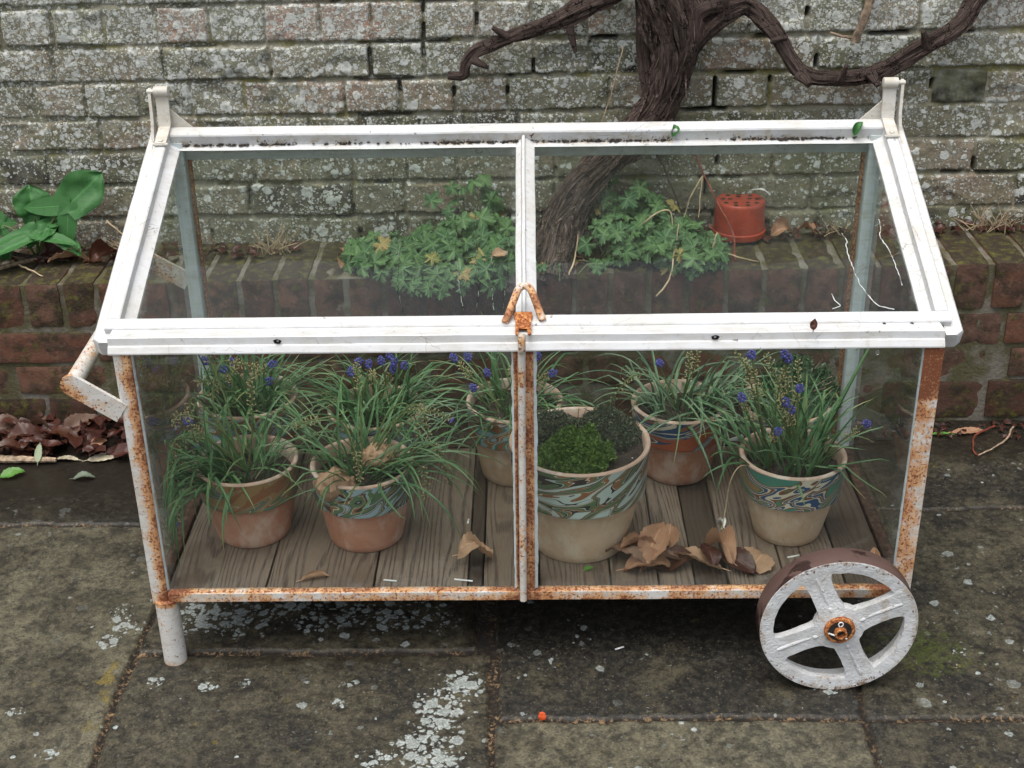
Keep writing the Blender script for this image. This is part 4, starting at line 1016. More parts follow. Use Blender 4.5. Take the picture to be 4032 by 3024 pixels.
    # --- wheels on their axle
    def wheel(y, sg):
        cx, cz, R = .4737, .1215, .1209
        wmb = MB(); k = 96
        prof = [(R - .007, 0), (R - .0005, -.0006), (R, .0015), (R, .037), (R - .001, .0382), (R - .010, .0382), (R - .0105, .006)]
        vs = []
        for (r, d) in prof:
            for j in range(k):
                th = 2 * math.pi * j / k; rr = r * (1 + .002 * mnoise.noise(V((math.cos(th) * 3, math.sin(th) * 3, d * 50))))
                vs.append((cx + rr * math.cos(th), y + sg * d, cz + rr * math.sin(th)))
        m = len(prof); fs = []
        for i in range(m):
            for j in range(k):
                a = i * k + j; b = i * k + (j + 1) % k; a2 = ((i + 1) % m) * k + j; b2 = ((i + 1) % m) * k + (j + 1) % k
                fs.append((a, b, b2, a2) if sg > 0 else (a, a2, b2, b))
        wmb.add(vs, fs); w = wmb.build('wheel', M['tread'], c, sharp=50); w.data.materials.append(M['wheelpaint'])
        for pi_, po in enumerate(w.data.polygons): po.material_index = 1 if pi_ // k in (0, 5, 6) else 0
        # face: ring, hub and four spokes with rounded openings
        bm = bmesh.new(); k = 110
        outer = [bm.verts.new((.1196 * math.cos(2 * math.pi * i / k), 0, .1196 * math.sin(2 * math.pi * i / k))) for i in range(k)]
        ed = [bm.edges.new((outer[i], outer[(i + 1) % k])) for i in range(k)]
        A0 = math.radians(25)
        for s in range(4):
            base = A0 + s * math.pi / 2; hw = .0185; ri, ro = .0385, .1000
            pts = []
            a_lo = base + math.asin(hw / ro); a_hi = base + math.pi / 2 - math.asin(hw / ro)
            for t in np.linspace(a_lo, a_hi, 9): pts.append((ro * math.cos(t), ro * math.sin(t)))
            b_lo = base + math.asin(min(.95, hw / ri)); b_hi = base + math.pi / 2 - math.asin(min(.95, hw / ri))
            for t in np.linspace(b_hi, b_lo, 4): pts.append((ri * math.cos(t), ri * math.sin(t)))
            for it in range(3):     # round the corners
                npnt = []
                for i in range(len(pts)):
                    p, q = pts[i], pts[(i + 1) % len(pts)]
                    f = .27
                    npnt += [(p[0] * (1 - f) + q[0] * f, p[1] * (1 - f) + q[1] * f), (p[0] * f + q[0] * (1 - f), p[1] * f + q[1] * (1 - f))]
                pts = npnt
            hv = [bm.verts.new((p[0], 0, p[1])) for p in pts]
            ed += [bm.edges.new((hv[i], hv[(i + 1) % len(hv)])) for i in range(len(hv))]
        g = bmesh.ops.triangle_fill(bm, use_beauty=True, use_dissolve=False, edges=ed)
        bmesh.ops.subdivide_edges(bm, edges=[e for e in bm.edges if e.calc_length() > .012], cuts=1)
        bmesh.ops.triangulate(bm, faces=bm.faces)
        fr = list(bm.faces)
        ex = bmesh.ops.extrude_face_region(bm, geom=fr)
        for v in ex['geom']:
            if isinstance(v, bmesh.types.BMVert): v.co.y += sg * .012
        bmesh.ops.recalc_face_normals(bm, faces=bm.faces)
        for v in bm.verts:
            r = math.hypot(v.co.x, v.co.z)
            front = abs(v.co.y) < .006
            if front and r < .1: v.co.y -= sg * .0022 * max(0, math.cos(2 * (math.atan2(v.co.z, v.co.x) - A0) * 2)) * 0
            if front: v.co.y -= sg * (.009 * math.exp(-(r / .036) ** 2) + .0015 * (r > .105))
            v.co += V((mnoise.noise(v.co * 90), mnoise.noise(v.co * 90 + V((3, 0, 0))), mnoise.noise(v.co * 90 + V((0, 3, 0))))) * .0007
            v.co += V((cx, y, cz)) - c.location
        me = bpy.data.meshes.new('wheel_face'); bm.to_mesh(me); bm.free()
        f = bpy.data.objects.new('wheel_face', me); COL.objects.link(f); f.parent = w; me.materials.append(M['wheelpaint'])
        bv = f.modifiers.new('bevel', 'BEVEL'); bv.width = .0016; bv.segments = 2; bv.limit_method = 'ANGLE'; bv.angle_limit = math.radians(50)
        me.polygons.foreach_set('use_smooth', [True] * len(me.polygons)); me.set_sharp_from_angle(angle=math.radians(45))
        ra = me.attributes.new('rust', 'FLOAT', 'POINT'); rv = []
        for v_ in me.vertices:
            dx, dz = v_.co.x + c.location.x - cx, v_.co.z + c.location.z - cz; r_ = math.hypot(dx, dz); rv.append(.55 * max(0, min(1, (r_ - .113) / .005)) + .28 * (r_ < .03) + .25 * max(0, -dz - .07) / .04 + .25 * mnoise.noise(V((dx, dz, 0)) * 30))
        ra.data.foreach_set('value', rv)
        for s in range(4):
            base = A0 + s * math.pi / 2; mb = MB(); D = V((math.cos(base), 0, math.sin(base)))
            pts = [V((cx, y + sg * (.0012 - (.003 if t < .04 else 0)), cz)) + D * t for t in np.linspace(.030, .106, 26)]
            pts = [p + V((0, 1, 0)) * .0008 * mnoise.noise(p * 80) for p in pts]
            tube(mb, pts, [.0034 * (1 - .5 * (i > 23) - .4 * (i < 2)) for i in range(26)], 8, uvs=False); mb.build('spoke_rib', M['wheelpaint'], w, attrs=dict(rust=lambda P: .12 + .3 * nz(P, 60)))
        mb = MB(); yy = y - sg * .008
        def ring(prof, mat, name):
            m2 = MB(); kk = 36; v2 = [(cx + r * math.cos(2 * math.pi * j / kk), y - sg * d, cz + r * math.sin(2 * math.pi * j / kk)) for (r, d) in prof for j in range(kk)]
            f2 = [(i * kk + j, i * kk + (j + 1) % kk, (i + 1) * kk + (j + 1) % kk, (i + 1) * kk + j) for i in range(len(prof) - 1) for j in range(kk)]
            if sg > 0: f2 = [q[::-1] for q in f2]
            m2.add(v2, f2); return m2.build(name, mat, w, sharp=35)
        ring([(.024, .002), (.0236, .0085), (.0222, .0105), (.0185, .0108), (.0180, .0095)], M['rust'], 'hub_rim')
        ring([(.0182, .0094), (.0105, .0094), (.0105, .012)], M['iron'], 'washer')
        ring([(.0095, .005), (.0095, .019), (.0088, .0198), (.0068, .0198), (.0066, .0085)], M['rust'], 'axle_end')
        ring([(.0067, .0105), (.0001, .0105)], M['iron'], 'axle_bore')
        mb = MB(); pc = V((cx - .001, y - sg * .0125, cz + .0115)); lp = [pc + V((.0035 * math.sin(t) * (1 if True else 1), -sg * .0015, .0035 * (1 - math.cos(t)) * 1.15)) for t in np.linspace(.25, 2 * math.pi - .25, 16)]
        tube(mb, lp, .0009, 8, uvs=False)
        for (dx, dz, ex_, ez_) in ((-.004, -.018, -.017, -.008), (.004, -.0205, .012, -.0185)):
            tube(mb, [pc + V((dx, -sg * .001, dz)), pc + V((ex_, 0, ez_ - .0055))], .0014, 8, uvs=False)
        mb.build('split_pin', M['match'], w)
    wheel(-.0745, 1); wheel(.5455, -1)
    mb = MB(); tube(mb, [(.4737, -.078, .1215), (.4737, .549, .1215)], .0088, 16, uvs=False); mb.build('axle', M['rust'], c)
    return c
def m_wheelpaint():
    t = T('thick paint on cast iron'); o = t.obj(); n = t.noise(o, 130, 5, .6); b = t.noise(o, 30, 4)
    c = t.mix(t.mr(b, .45, .7), (.66, .67, .67), (.55, .555, .54))
    r = t.attr('rust')
    k = t.mr(t.math('ADD', t.noise(o, 150, 5, .7), t.math('MULTIPLY', r, .22)), .65, .71)
    c = t.mix(k, c, (.13, .06, .035))
    c = t.mix(t.mr(t.math('ADD', t.noise(o, 40, 5, .7), t.math('MULTIPLY', r, .2)), .56, .70, 0, .55), c, (.40, .31, .21))
    return t.fin(c, .5, t.math('ADD', n, t.math('MULTIPLY', t.noise(o, 260, 4, .6), .8)), .7, .0022)
M['wheelpaint'] = m_wheelpaint()
build_frame()

# ================================================================== PLANTED POTS
def clampbox(p):
    p.x = max(-.566, min(.566, p.x)); p.y = max(.019, min(.452, p.y)); p.z = max(.1435, p.z)
    if p.z > .556 + (p.y - .02) * .38: p.z = .556 + (p.y - .02) * .38
    return p
def blade(mb, rnd, p0, d, L, w, droop, seg=11, curl=0):
    p = V(p0); d = V(d).normalized(); pts = [p.copy()]
    side0 = V((0, 0, 1)).cross(d)
    side0 = side0.normalized() if side0.length > .05 else V((1, 0, 0))
    for i in range(seg):
        t = i / seg
        d = (d + V((0, 0, -droop * (.25 + 1.3 * t) / seg)) + side0 * curl / seg).normalized()
        if rnd.random() < .035: d = (d + V((rnd.uniform(-.5, .5), rnd.uniform(-.5, .5), -.5))).normalized()
        p = clampbox(p + d * L / seg); pts.append(p.copy())
    vs = []; uv = []
    for i, q in enumerate(pts):
        t = i / seg
        dd = (pts[min(i + 1, seg)] - pts[max(i - 1, 0)])
        dd = dd.normalized() if dd.length > 1e-6 else V((0, 0, 1))
        s = dd.cross(V((0, 0, 1))); s = s.normalized() if s.length > .08 else side0
        nn = s.cross(dd).normalized()
        ww = 1.04 * w * (.55 + .45 * min(1, t * 5)) * (1 - t ** 3.2) + .0002
        vs += [q - s * ww + nn * ww * .45, q - nn * ww * .15, q + s * ww + nn * ww * .45]; uv += [(t, -1), (t, 0), (t, 1)]
    fs = []
    for i in range(seg):
        a = i * 3; fs += [(a, a + 1, a + 4, a + 3), (a + 1, a + 2, a + 5, a + 4)]
    mb.add(vs, fs, uv)
_ico = None
def ico(mb, c, r, sc=(1, 1, 1)):
    global _ico
    if _ico is None:
        bm = bmesh.new(); bmesh.ops.create_icosphere(bm, subdivisions=1, radius=1)
        _ico = ([v.co.copy() for v in bm.verts], [tuple(v.index for v in f.verts) for f in bm.faces]); bm.free()
    vs, fs = _ico; c = V(c)
    mb.add([c + V((v.x * sc[0], v.y * sc[1], v.z * sc[2])) * r for v in vs], fs, [(.5, 0)] * len(vs))
def stem_path(p0, p1, rnd, bow=.02, n=12):
    p0, p1 = V(p0), V(p1); m = (p0 + p1) / 2 + V((rnd.uniform(-1, 1), rnd.uniform(-1, 1), .4)) * bow
    return [(p0 * (1 - t) ** 2 + m * 2 * t * (1 - t) + p1 * t * t) for t in [i / n for i in range(n + 1)]]
def flower(parent, base, top, rnd, spent=.3, h=.020):
    """flower spike: stem, then bells (fresh at the tip, dried below)"""
    top = clampbox(V(top) + V((0, .012, -.0075)))
    path = stem_path(base, top, rnd)
    mb = MB(); tube(mb, path, [.0015] * 10 + [.0012, .0011, .0009], 6); st = mb.build('flower_spike', M['stem'], parent)
    ax = (path[-1] - path[-4]).normalized(); a = ax.cross(V((.3, 1, .2))).normalized(); b = ax.cross(a)
    mb = MB(); n = 21
    for i in range(n):
        t = i / n; r = .0056 * rnd.uniform(.8, 1.2) * math.sin(math.pi * (.18 + .76 * t)) * (1 if t > .1 else .9); th = i * 2.4
        c = V(top) - ax * h * (1 - t) * .8 + (a * math.cos(th) + b * math.sin(th)) * r + ax * .004
        ico(mb, c, .0024 * (1.12 - .5 * t) * rnd.uniform(.75, 1.15), (1, 1, 1.3))
    mb.build('flower_head', M['flower'], st)
    if rnd.random() < spent: seedhead(st, path, rnd, .62, .86)
    return st
def seedhead(st, path, rnd, t0=.62, t1=1., n=24, tip=False):
    mb = MB(); N = len(path) - 1
    for i in range(n):
        t = t0 + (t1 - t0) * i / n; k = min(int(t * N), N - 1); f = t * N - k
        p = path[k].lerp(path[k + 1], f); ax = (path[k + 1] - path[k]).normalized()
        a = ax.cross(V((.2, 1, .3))).normalized(); b = ax.cross(a); th = i * 2.4 + rnd.random()
        o = a * math.cos(th) + b * math.sin(th); L = .0085 * (1 - .35 * (t - t0) / (t1 - t0)) * rnd.uniform(.7, 1.1)
        q = p + o * L + ax * L * .35
        tube(mb, [p, p.lerp(q, .6), q], [.0004, .0005, .0011], 4)
        ico(mb, q, .0013, (1, 1, 1.4))
    if tip:
        for i in range(5): ico(mb, path[-1] + V((rnd.uniform(-1, 1), rnd.uniform(-1, 1), rnd.uniform(-1, 1))) * .003, .0016)
    return mb.build('seed_head', M['seed'], st)
def spent_stem(parent, pts, rnd, t0=.6, bluetip=False):
    path = smooth_path(pts, 6); path = [clampbox(p) for p in path]
    mb = MB(); n = len(path); tube(mb, path, [.0018 - .0008 * i / n for i in range(n)], 6); st = mb.build('spent_stem', M['stem'], parent)
    seedhead(st, path, rnd, t0, .98, 26, False)
    if bluetip:
        mb = MB()
        for i in range(7): ico(mb, path[-1] + V((rnd.uniform(-1, 1), rnd.uniform(-1, 1), rnd.uniform(-1, 1))) * .0035, .0018)
        mb.build('flower_tip', M['flower'], st)
    return st
def pot(name_label, cat, c, rb, R, h, bandh, clay, marble, fill=.022, tilt=None):
    x, y = c; y = min(y + .012, .455 - R); z0 = .1405
    t = thing('potted_plant', (x, y, z0), name_label, cat, 'terracotta pots inside the cold frame')
    zb = h - bandh; rn = rb + (R - rb) * .62
    bm_ = [(rb * .2, 0.001), (rb - .003, 0), (rb, .003)] + [(rb + (rn - rb) * (i / 8) ** .92, .003 + (zb - .003) * i / 8) for i in range(1, 9)]
    mb = MB(); lathe(mb, bm_ + [(rn - .01, zb + .002)], (x, y, z0), 64, .006); p = mb.build('pot', clay, t, sharp=50)
    mb = MB(); lathe(mb, [(rn - .002, zb - .0015), (rn + (R - rn) * .55, zb - .002), (rn + (R - rn) * .62, zb + .001)] + [(rn + (R - rn) * (.62 + .36 * i / 6), zb + .002 + (bandh - .007) * i / 6) for i in range(7)] + [(R, h - .0035)], (x, y, z0), 72, .004)
    mb.build('band', marble, p, sharp=50)
    mb = MB(); lathe(mb, [(R, h - .0035), (R - .0006, h - .001), (R - .003, h), (R - .006, h - .0005), (R - .0085, h - .003), (R - .012, h - fill - .012)], (x, y, z0), 72, .004)
    mb.build('rim', M['rim'], p, sharp=60)
    mb = MB(); k = 40; rings = 9; rs_ = R - .0105; vs = [V((x, y, z0 + h - fill))]
    for i in range(1, rings + 1):
        for j in range(k):
            th = 2 * math.pi * j / k; r = rs_ * i / rings; q = V((x + r * math.cos(th), y + r * math.sin(th), z0 + h - fill)); q.z += .006 * mnoise.fractal(q * 60, 1, 2, 3) - .003 * (i == rings); vs.append(q)
    fs = [(0, 1 + j, 1 + (j + 1) % k) for j in range(k)]
    for i in range(rings - 1):
        for j in range(k):
            a = 1 + i * k + j; b = 1 + i * k + (j + 1) % k; fs.append((a, a + k, b + k, b))
    mb.add(vs, fs); mb.build('soil', M['soil'], t)
    return t, V((x, y, z0 + h - fill)), R - .012
def grassy(t, c, R, rnd, n, L, w, droop, elev=(35, 85), az=None, mat='blade', lean=(0, 0, 0)):
    mb = MB()
    for i in range(n):
        a = rnd.uniform(0, 2 * math.pi) if az is None else math.radians(rnd.gauss(az[0], az[1]))
        r = R * .72 * math.sqrt(rnd.random()); a2 = a + rnd.gauss(0, .7)
        p0 = c + V((r * math.cos(a2), r * math.sin(a2), -.004))
        el = math.radians(rnd.uniform(*elev)); d = V((math.cos(a) * math.cos(el), math.sin(a) * math.cos(el), math.sin(el))) + V(lean)
        blade(mb, rnd, p0, d, rnd.uniform(*L), rnd.uniform(*w), rnd.uniform(*droop) * rnd.choice([.55, .9, 1, 1.1]), 11, rnd.gauss(0, .75))
    return mb.build('foliage', M[mat], t)
TP, TPP = M['terra'], M['terrapale']
def r3(c, R, rnd): 
    a = rnd.uniform(0, 6.28); r = R * .55 * math.sqrt(rnd.random()); return c + V((r * math.cos(a), r * math.sin(a), -.003))
CAT = 'potted plant'
# P1 front left, leaves flopping to the left
rnd = random.Random(21)
t, c, R = pot('grape hyacinth flopping left from an ochre banded terracotta pot, front left corner', CAT, (-.4655, .170), .0615, .0855, .139, .056, TP, M['mb_ochre'], .026)
grassy(t, c + V((-.012, 0, 0)), R, rnd, 62, (.12, .21), (.0016, .0030), (1.7, 3.3), (32, 72), (185, 48), 'blade')
grassy(t, c, R, rnd, 26, (.10, .18), (.0015, .0026), (.8, 2.0), (48, 82), None, 'blade')
grassy(t, c + V((-.03, -.02, 0)), R, rnd, 22, (.17, .25), (.0018, .003), (2.8, 4.2), (40, 66), (215, 22), 'blade')
for pts in ([c, c + V((-.05, -.02, .07)), c + V((-.10, -.04, .085)), c + V((-.13, -.05, .06)), c + V((-.14, -.055, .02))], [c, c + V((-.03, -.02, .09)), c + V((-.085, -.03, .125)), c + V((-.12, -.03, .10))],
            [c, c + V((-.045, .0, .10)), c + V((-.075, .0, .14)), c + V((-.085, .0, .10)), c + V((-.08, 0, .05))], [c, c + V((-.03, .03, .12)), c + V((-.06, .05, .20)), c + V((-.10, .06, .235))],
            [c, c + V((-.05, .03, .10)), c + V((-.04, .06, .17)), c + V((-.01, .08, .16)), c + V((.02, .085, .15))], [c, c + V((-.04, -.04, .05)), c + V((-.09, -.07, .05)), c + V((-.13, -.09, .0)), c + V((-.14, -.10, -.04))], [c, c + V((.015, .01, .09)), c + V((.018, .012, .17))]): spent_stem(t, pts, rnd, .58, rnd.random() < .5)
flower(t, c, V((-.575, .20, .345)), rnd, 1.)
# P2
rnd = random.Random(22)
t, c, R = pot('arching grape hyacinth with two crinkled brown bulbs in a grey blue banded pot', CAT, (-.2725, .155), .0620, .0850, .141, .058, TP, M['mb_blue'], .022)
grassy(t, c, R, rnd, 74, (.11, .20), (.0015, .0026), (.8, 2.4), (34, 80), None, 'blade')
grassy(t, c + V((.02, 0, 0)), R, rnd, 22, (.15, .22), (.0016, .003), (2.2, 3.4), (35, 60), (-15, 35), 'blade')
for pts in ([c, c + V((.05, .0, .08)), c + V((.085, .0, .125)), c + V((.105, -.0, .11)), c + V((.112, -.005, .065))], [c, c + V((.04, .02, .09)), c + V((.07, .02, .118)), c + V((.088, .015, .10)), c + V((.095, .01, .06))],
            [c, c + V((.05, .01, .085)), c + V((.10, .01, .112)), c + V((.15, .0, .098))], [c, c + V((.07, -.01, .03)), c + V((.11, -.015, .06)), c + V((.13, -.02, .045)), c + V((.145, -.025, -.01))],
            [c, c + V((.05, -.04, .04)), c + V((.09, -.05, .05)), c + V((.11, -.055, .02)), c + V((.105, -.055, -.02))], [c + V((-.01, -.02, 0)), c + V((-.005, -.05, .075)), c + V((0, -.06, .07)), c + V((.005, -.065, .02))], [c, c + V((-.03, .01, .09)), c + V((-.07, .0, .10)), c + V((-.11, -.0, .085))], [c, c + V((.0, .03, .12)), c + V((-.005, .05, .18))]): spent_stem(t, pts, rnd, .6, rnd.random() < .5)
# P3 big pot
rnd = random.Random(23)
t, c, R = pot('large pale clay pot with a green moss mound and dark thyme, broad marbled band', CAT, (.0840, .135), .0775, .1140, .190, .082, TPP, M['mb_big'], .014)
def tuft(t, name, c, rx, ry, h, n, mat, rnd, ls, amp=.25, extra=None):
    mb = extra or MB()
    for i in range(n):
        a = rnd.uniform(0, 6.283); q = math.sqrt(rnd.random()); x, y = math.cos(a) * q, math.sin(a) * q
        z = (math.sqrt(max(0, 1 - q * q)) * .6 + .4 * (1 - q) ** .9) * rnd.uniform(.78, 1.04)
        p = V((c[0] + rx * x, c[1] + ry * y, c[2] + h * z)); p += V((0, 0, h * amp)) * mnoise.noise(p * 45)
        u = V((rnd.gauss(0, 1), rnd.gauss(0, 1), rnd.gauss(.5, .8))).normalized(); s = u.cross(V((rnd.gauss(0, 1), rnd.gauss(0, 1), rnd.gauss(0, 1)))).normalized()
        l = ls * rnd.uniform(.6, 1.4); w = l * .45
        mb.add([p, p + u * l * .5 + s * w * .5, p + u * l, p + u * l * .5 - s * w * .5], [(0, 1, 2, 3)], [(0, 0), (.5, 1), (1, 0), (.5, -1)])
    # woody core so the mound is not hollow
    vs = []; fs = []; k = 20
    for i in range(7):
        for j in range(k):
            th = 2 * math.pi * j / k; e = math.pi / 2 * i / 6; q = V((c[0] + rx * .9 * math.cos(th) * math.cos(e), c[1] + ry * .9 * math.sin(th) * math.cos(e), c[2] + h * .86 * math.sin(e) - .003)); q.z += h * amp * mnoise.noise(q * 45) - h * .22 * math.cos(e); vs.append(q)
    fs = [(i * k + j, i * k + (j + 1) % k, (i + 1) * k + (j + 1) % k, (i + 1) * k + j) for i in range(6) for j in range(k)]
    mb.add(vs, fs, [(0, 0)] * len(vs))
    return mb.build(name, M[mat], t)
tuft(t, 'moss_mound', c + V((-.006, -.050, .006)), .058, .050, .052, 6800, 'moss', rnd, .0064, .45)
tuft(t, 'moss_mound', c + V((-.060, -.055, -.004)), .032, .030, .018, 1000, 'moss', rnd, .0056)
tuft(t, 'thyme', c + V((.045, .030, .0)), .056, .056, .050, 5200, 'thyme', rnd, .0050)
tuft(t, 'thyme', c + V((-.075, -.01, -.004)), .028, .04, .022, 1500, 'thyme', rnd, .005)
for i in range(26):
    mb = MB(); a = rnd.uniform(0, 6.28); p = c + V((rnd.uniform(-.075, .075), rnd.uniform(0, .07), .03)); d = V((rnd.gauss(0, .5), rnd.gauss(0, .5), 1)).normalized()
    if i == 0: sm = MB()
    L = rnd.uniform(.012, .03); tube(sm, [p, p + d * L], .0006, 4)
    for j in range(10):
        q = p + d * L * j / 9; u = V((rnd.gauss(0, 1), rnd.gauss(0, 1), .3)).normalized(); s = u.cross(d); l = .004
        sm.add([q, q + u * l * .5 + s * .001, q + u * l, q + u * l * .5 - s * .001], [(0, 1, 2, 3)], [(0, 0), (.5, 1), (1, 0), (.5, -1)])
tuft(t, 'thyme', c + V((-.045, .035, .0)), .054, .05, .042, 4400, 'thyme', rnd, .0052, .25, sm)
# P4 front right, upright
rnd = random.Random(24)
t, c, R = pot('upright flowering grape hyacinth in a navy and cream banded pot, front right', CAT, (.4330, .1565), .0545, .0870, .151, .063, TPP, M['mb_navy'], .024)
grassy(t, c, R, rnd, 74, (.09, .18), (.0022, .0036), (.1, .9), (58, 88), None, 'blade')
grassy(t, c + V((-.03, .01, 0)), R, rnd, 16, (.13, .2), (.0022, .0034), (.6, 1.7), (40, 65), (165, 40), 'blade')
mb = MB(); blade(mb, rnd, c + V((.025, .0, 0)), (.42, .1, 1), .285, .004, .05, 12); blade(mb, rnd, c + V((.03, .0, 0)), (.40, .12, 1), .20, .0035, .1, 12)
blade(mb, rnd, c + V((-.05, -.02, .005)), (-.9, -.35, .55), .12, .003, 1.4, 12); mb.build('foliage', M['blade'], t)
for f in ((.3409, .15, .4074), (.4339, .15, .4221), (.4117, .15, .3985), (.4224, .15, .3834), (.397, .11, .365), (.3537, .16, .4789), (.4076, .17, .4740), (.4156, .17, .4664)): flower(t, r3(c, R, rnd), f, rnd, .85, .018)
flower(t, c + V((.03, -.03, 0)), (.5477, .15, .3554), rnd, 1., .014)
for f in ((.325, .17, .478), (.375, .17, .470), (.345, .18, .455), (.402, .16, .40), (.43, .18, .455)):
    b = r3(c, R, rnd); spent_stem(t, [b, b.lerp(V(f), .5) + V((0, 0, .01)), V(f)], rnd, .58)
mb = MB(); q = smooth_path([c + V((-.06, -.03, .01)), c + V((-.09, -.04, .022)), c + V((-.107, -.05, .0)), c + V((-.113, -.055, -.05)), c + V((-.118, -.06, -.085))], 6); tube(mb, q, .0009, 6); ico(mb, q[-1], .0022); mb.build('dry_stem', M['grassdry'], t)
# back row
rnd = random.Random(25)
t, c, R = pot('flowering grape hyacinth in the back left corner pot with a thick pink rim', CAT, (-.4950, .358), .064, .0885, .163, .058, TP, M['mb_soft'], .028)
grassy(t, c, R, rnd, 125, (.10, .19), (.0018, .0032), (.7, 2.2), (38, 84), None, 'blade')
for f in ((-.5355, .36, .3633), (-.531, .35, .335), (-.5926, .36, .38), (-.5179, .36, .3766), (-.4419, .36, .3695), (-.4539, .34, .345), (-.445, .33, .352), (-.5, .37, .395)): flower(t, r3(c, R, rnd), f, rnd, .3)
for f in ((-.57, .31, .355), (-.55, .30, .33)): b = r3(c, R, rnd); spent_stem(t, [b, b.lerp(V(f), .55) + V((0, 0, .03)), V(f)], rnd, .5)
rnd = random.Random(26)
t, c, R = pot('grape hyacinth topped by a row of blue flowers in the second back pot', CAT, (-.2690, .355), .062, .0860, .138, .056, TP, M['mb_soft'], .020)
grassy(t, c, R, rnd, 135, (.10, .19), (.0015, .0027), (.7, 2.4), (28, 84), None, 'blade')
for f in ((-.3052, .33, .3713), (-.2882, .33, .3888), (-.2723, .33, .3860), (-.2523, .33, .3911), (-.2271, .33, .3882), (-.2294, .33, .375), (-.2108, .33, .381), (-.24, .345, .395)): flower(t, r3(c, R, rnd), f, rnd, .25)
spent_stem(t, [c, c + V((.0, -.02, .07)), c + V((.004, -.045, .11))], rnd, .55)
rnd = random.Random(27)
t, c, R = pot('grape hyacinth in the back pot half hidden behind the rusty middle bar', CAT, (-.0230, .362), .060, .0860, .148, .060, TPP, M['mb_soft'], .016)
grassy(t, c, R, rnd, 72, (.10, .18), (.0014, .0025), (.9, 2.6), (22, 80), None, 'blade')
grassy(t, c + V((-.03, -.03, 0)), R, rnd, 14, (.12, .18), (.0014, .0024), (2.6, 3.6), (35, 60), (240, 30), 'bladegrey')
for f in ((-.0968, .34, .3308), (-.0717, .35, .3562), (-.1313, .36, .3801), (-.1072, .36, .3816), (.0492, .36, .3468), (.02, .36, .381)): flower(t, r3(c, R, rnd), f, rnd, .3)
for f in ((-.03, .35, .36), (0., .35, .37)): b = r3(c, R, rnd); spent_stem(t, [b, b.lerp(V(f), .5), V(f)], rnd, .7)
rnd = random.Random(28)
t, c, R = pot('sprawling grey green grape hyacinth in a blue, red and cream banded back pot', CAT, (.2680, .372), .060, .0850, .142, .058, TP, M['mb_red'], .020)
grassy(t, c, R, rnd, 78, (.11, .21), (.0016, .0030), (1.0, 2.6), (25, 78), None, 'bladegrey')
grassy(t, c + V((.02, 0, 0)), R, rnd, 26, (.13, .21), (.0018, .0032), (1.3, 2.6), (35, 65), (-10, 35), 'bladegrey')
flower(t, r3(c, R, rnd), (.2302, .36, .3655), rnd, .6, .015)
for pts in ([c, c + V((-.05, -.01, .07)), c + V((-.09, -.02, .075)), c + V((-.125, -.03, .03))], [c, c + V((.01, -.02, .07)), c + V((.012, -.02, .125))], [c, c + V((.02, -.01, .08)), c + V((.03, -.01, .13))]): spent_stem(t, pts, rnd, .5)
rnd = random.Random(29)
t, c, R = pot('small dark leaved evergreen shrub in a reddish back pot, right rear corner', CAT, (.4560, .362), .056, .0820, .138, .056, TP, M['mb_red'], .022)
tuft(t, 'foliage', c + V((.02, .005, .015)), .078, .062, .085, 2600, 'shrub', rnd, .0085, .3)
mb = MB()
for i in range(22):
    p = c + V((rnd.uniform(-.02, .02), rnd.uniform(-.02, .02), -.004)); q = c + V((rnd.uniform(-.06, .085), rnd.uniform(-.05, .06), rnd.uniform(.04, .1))); tube(mb, [p, p.lerp(q, .5) + V((0, 0, .01)), q], [.002, .0015, .0008], 5)
mb.build('stems', M['twig'], t)

# ================================================================== DRY LEAVES
def leafmesh(mb, L, W, rnd, arch=.25, cup=.3, roll=0., lobes=0, crink=.1, nu=18, nv=8, Mx=None):
    sd = rnd.uniform(0, 50); vs = []; uv = []; Mx = Mx or Matrix.Identity(4)
    for i in range(nu + 1):
        u = i / nu
        w = math.sin(math.pi * u ** .82) ** .75 * W / 2
        if lobes: w *= .72 + .38 * abs(math.sin(math.pi * u * lobes)) 
        else: w *= 1 + .05 * math.sin(u * 60)
        for j in range(nv + 1):
            v = -1 + 2 * j / nv
            x = (u - .5) * L; y = v * w; z = 0
            z += cup * abs(v) ** 1.6 * w
            if roll: 
                r = W / (2 * roll); a = y / r; y = r * math.sin(a); z += r * (1 - math.cos(a))
            z += -arch * L * ((u - .5) ** 2 * 4 - 1) * .5 + arch * .2 * L * math.sin(u * 5 + sd)
            n = mnoise.fractal(V((x * 30 + sd, y * 30, sd)), 1, 2, 3); n2 = mnoise.noise(V((u * 3 + sd, v * 1.3, sd * 2)))
            z += (n * .35 + n2) * crink * W + .03 * W * math.sin((u * 11 - abs(v) * 4) * 3.14) * (crink > 0)
            vs.append(Mx @ V((x, y + .04 * L * math.sin(u * 4 + sd) * 0, z))); uv.append((u, v))
    fs = [(i * (nv + 1) + j, i * (nv + 1) + j + 1, (i + 1) * (nv + 1) + j + 1, (i + 1) * (nv + 1) + j) for i in range(nu) for j in range(nv)]
    mb.add(vs, fs, uv)
    q = [Mx @ V((-L * .5 - L * .16 * t, .01 * L * math.sin(t * 3), -arch * L * .5 * 0 + .0 - .03 * L * t)) for t in (0, .5, 1)]
    tube(mb, [Mx @ V((-.49 * L, 0, arch * L * 0)), q[1], q[2]], [.0009, .0008, .0007], 5)
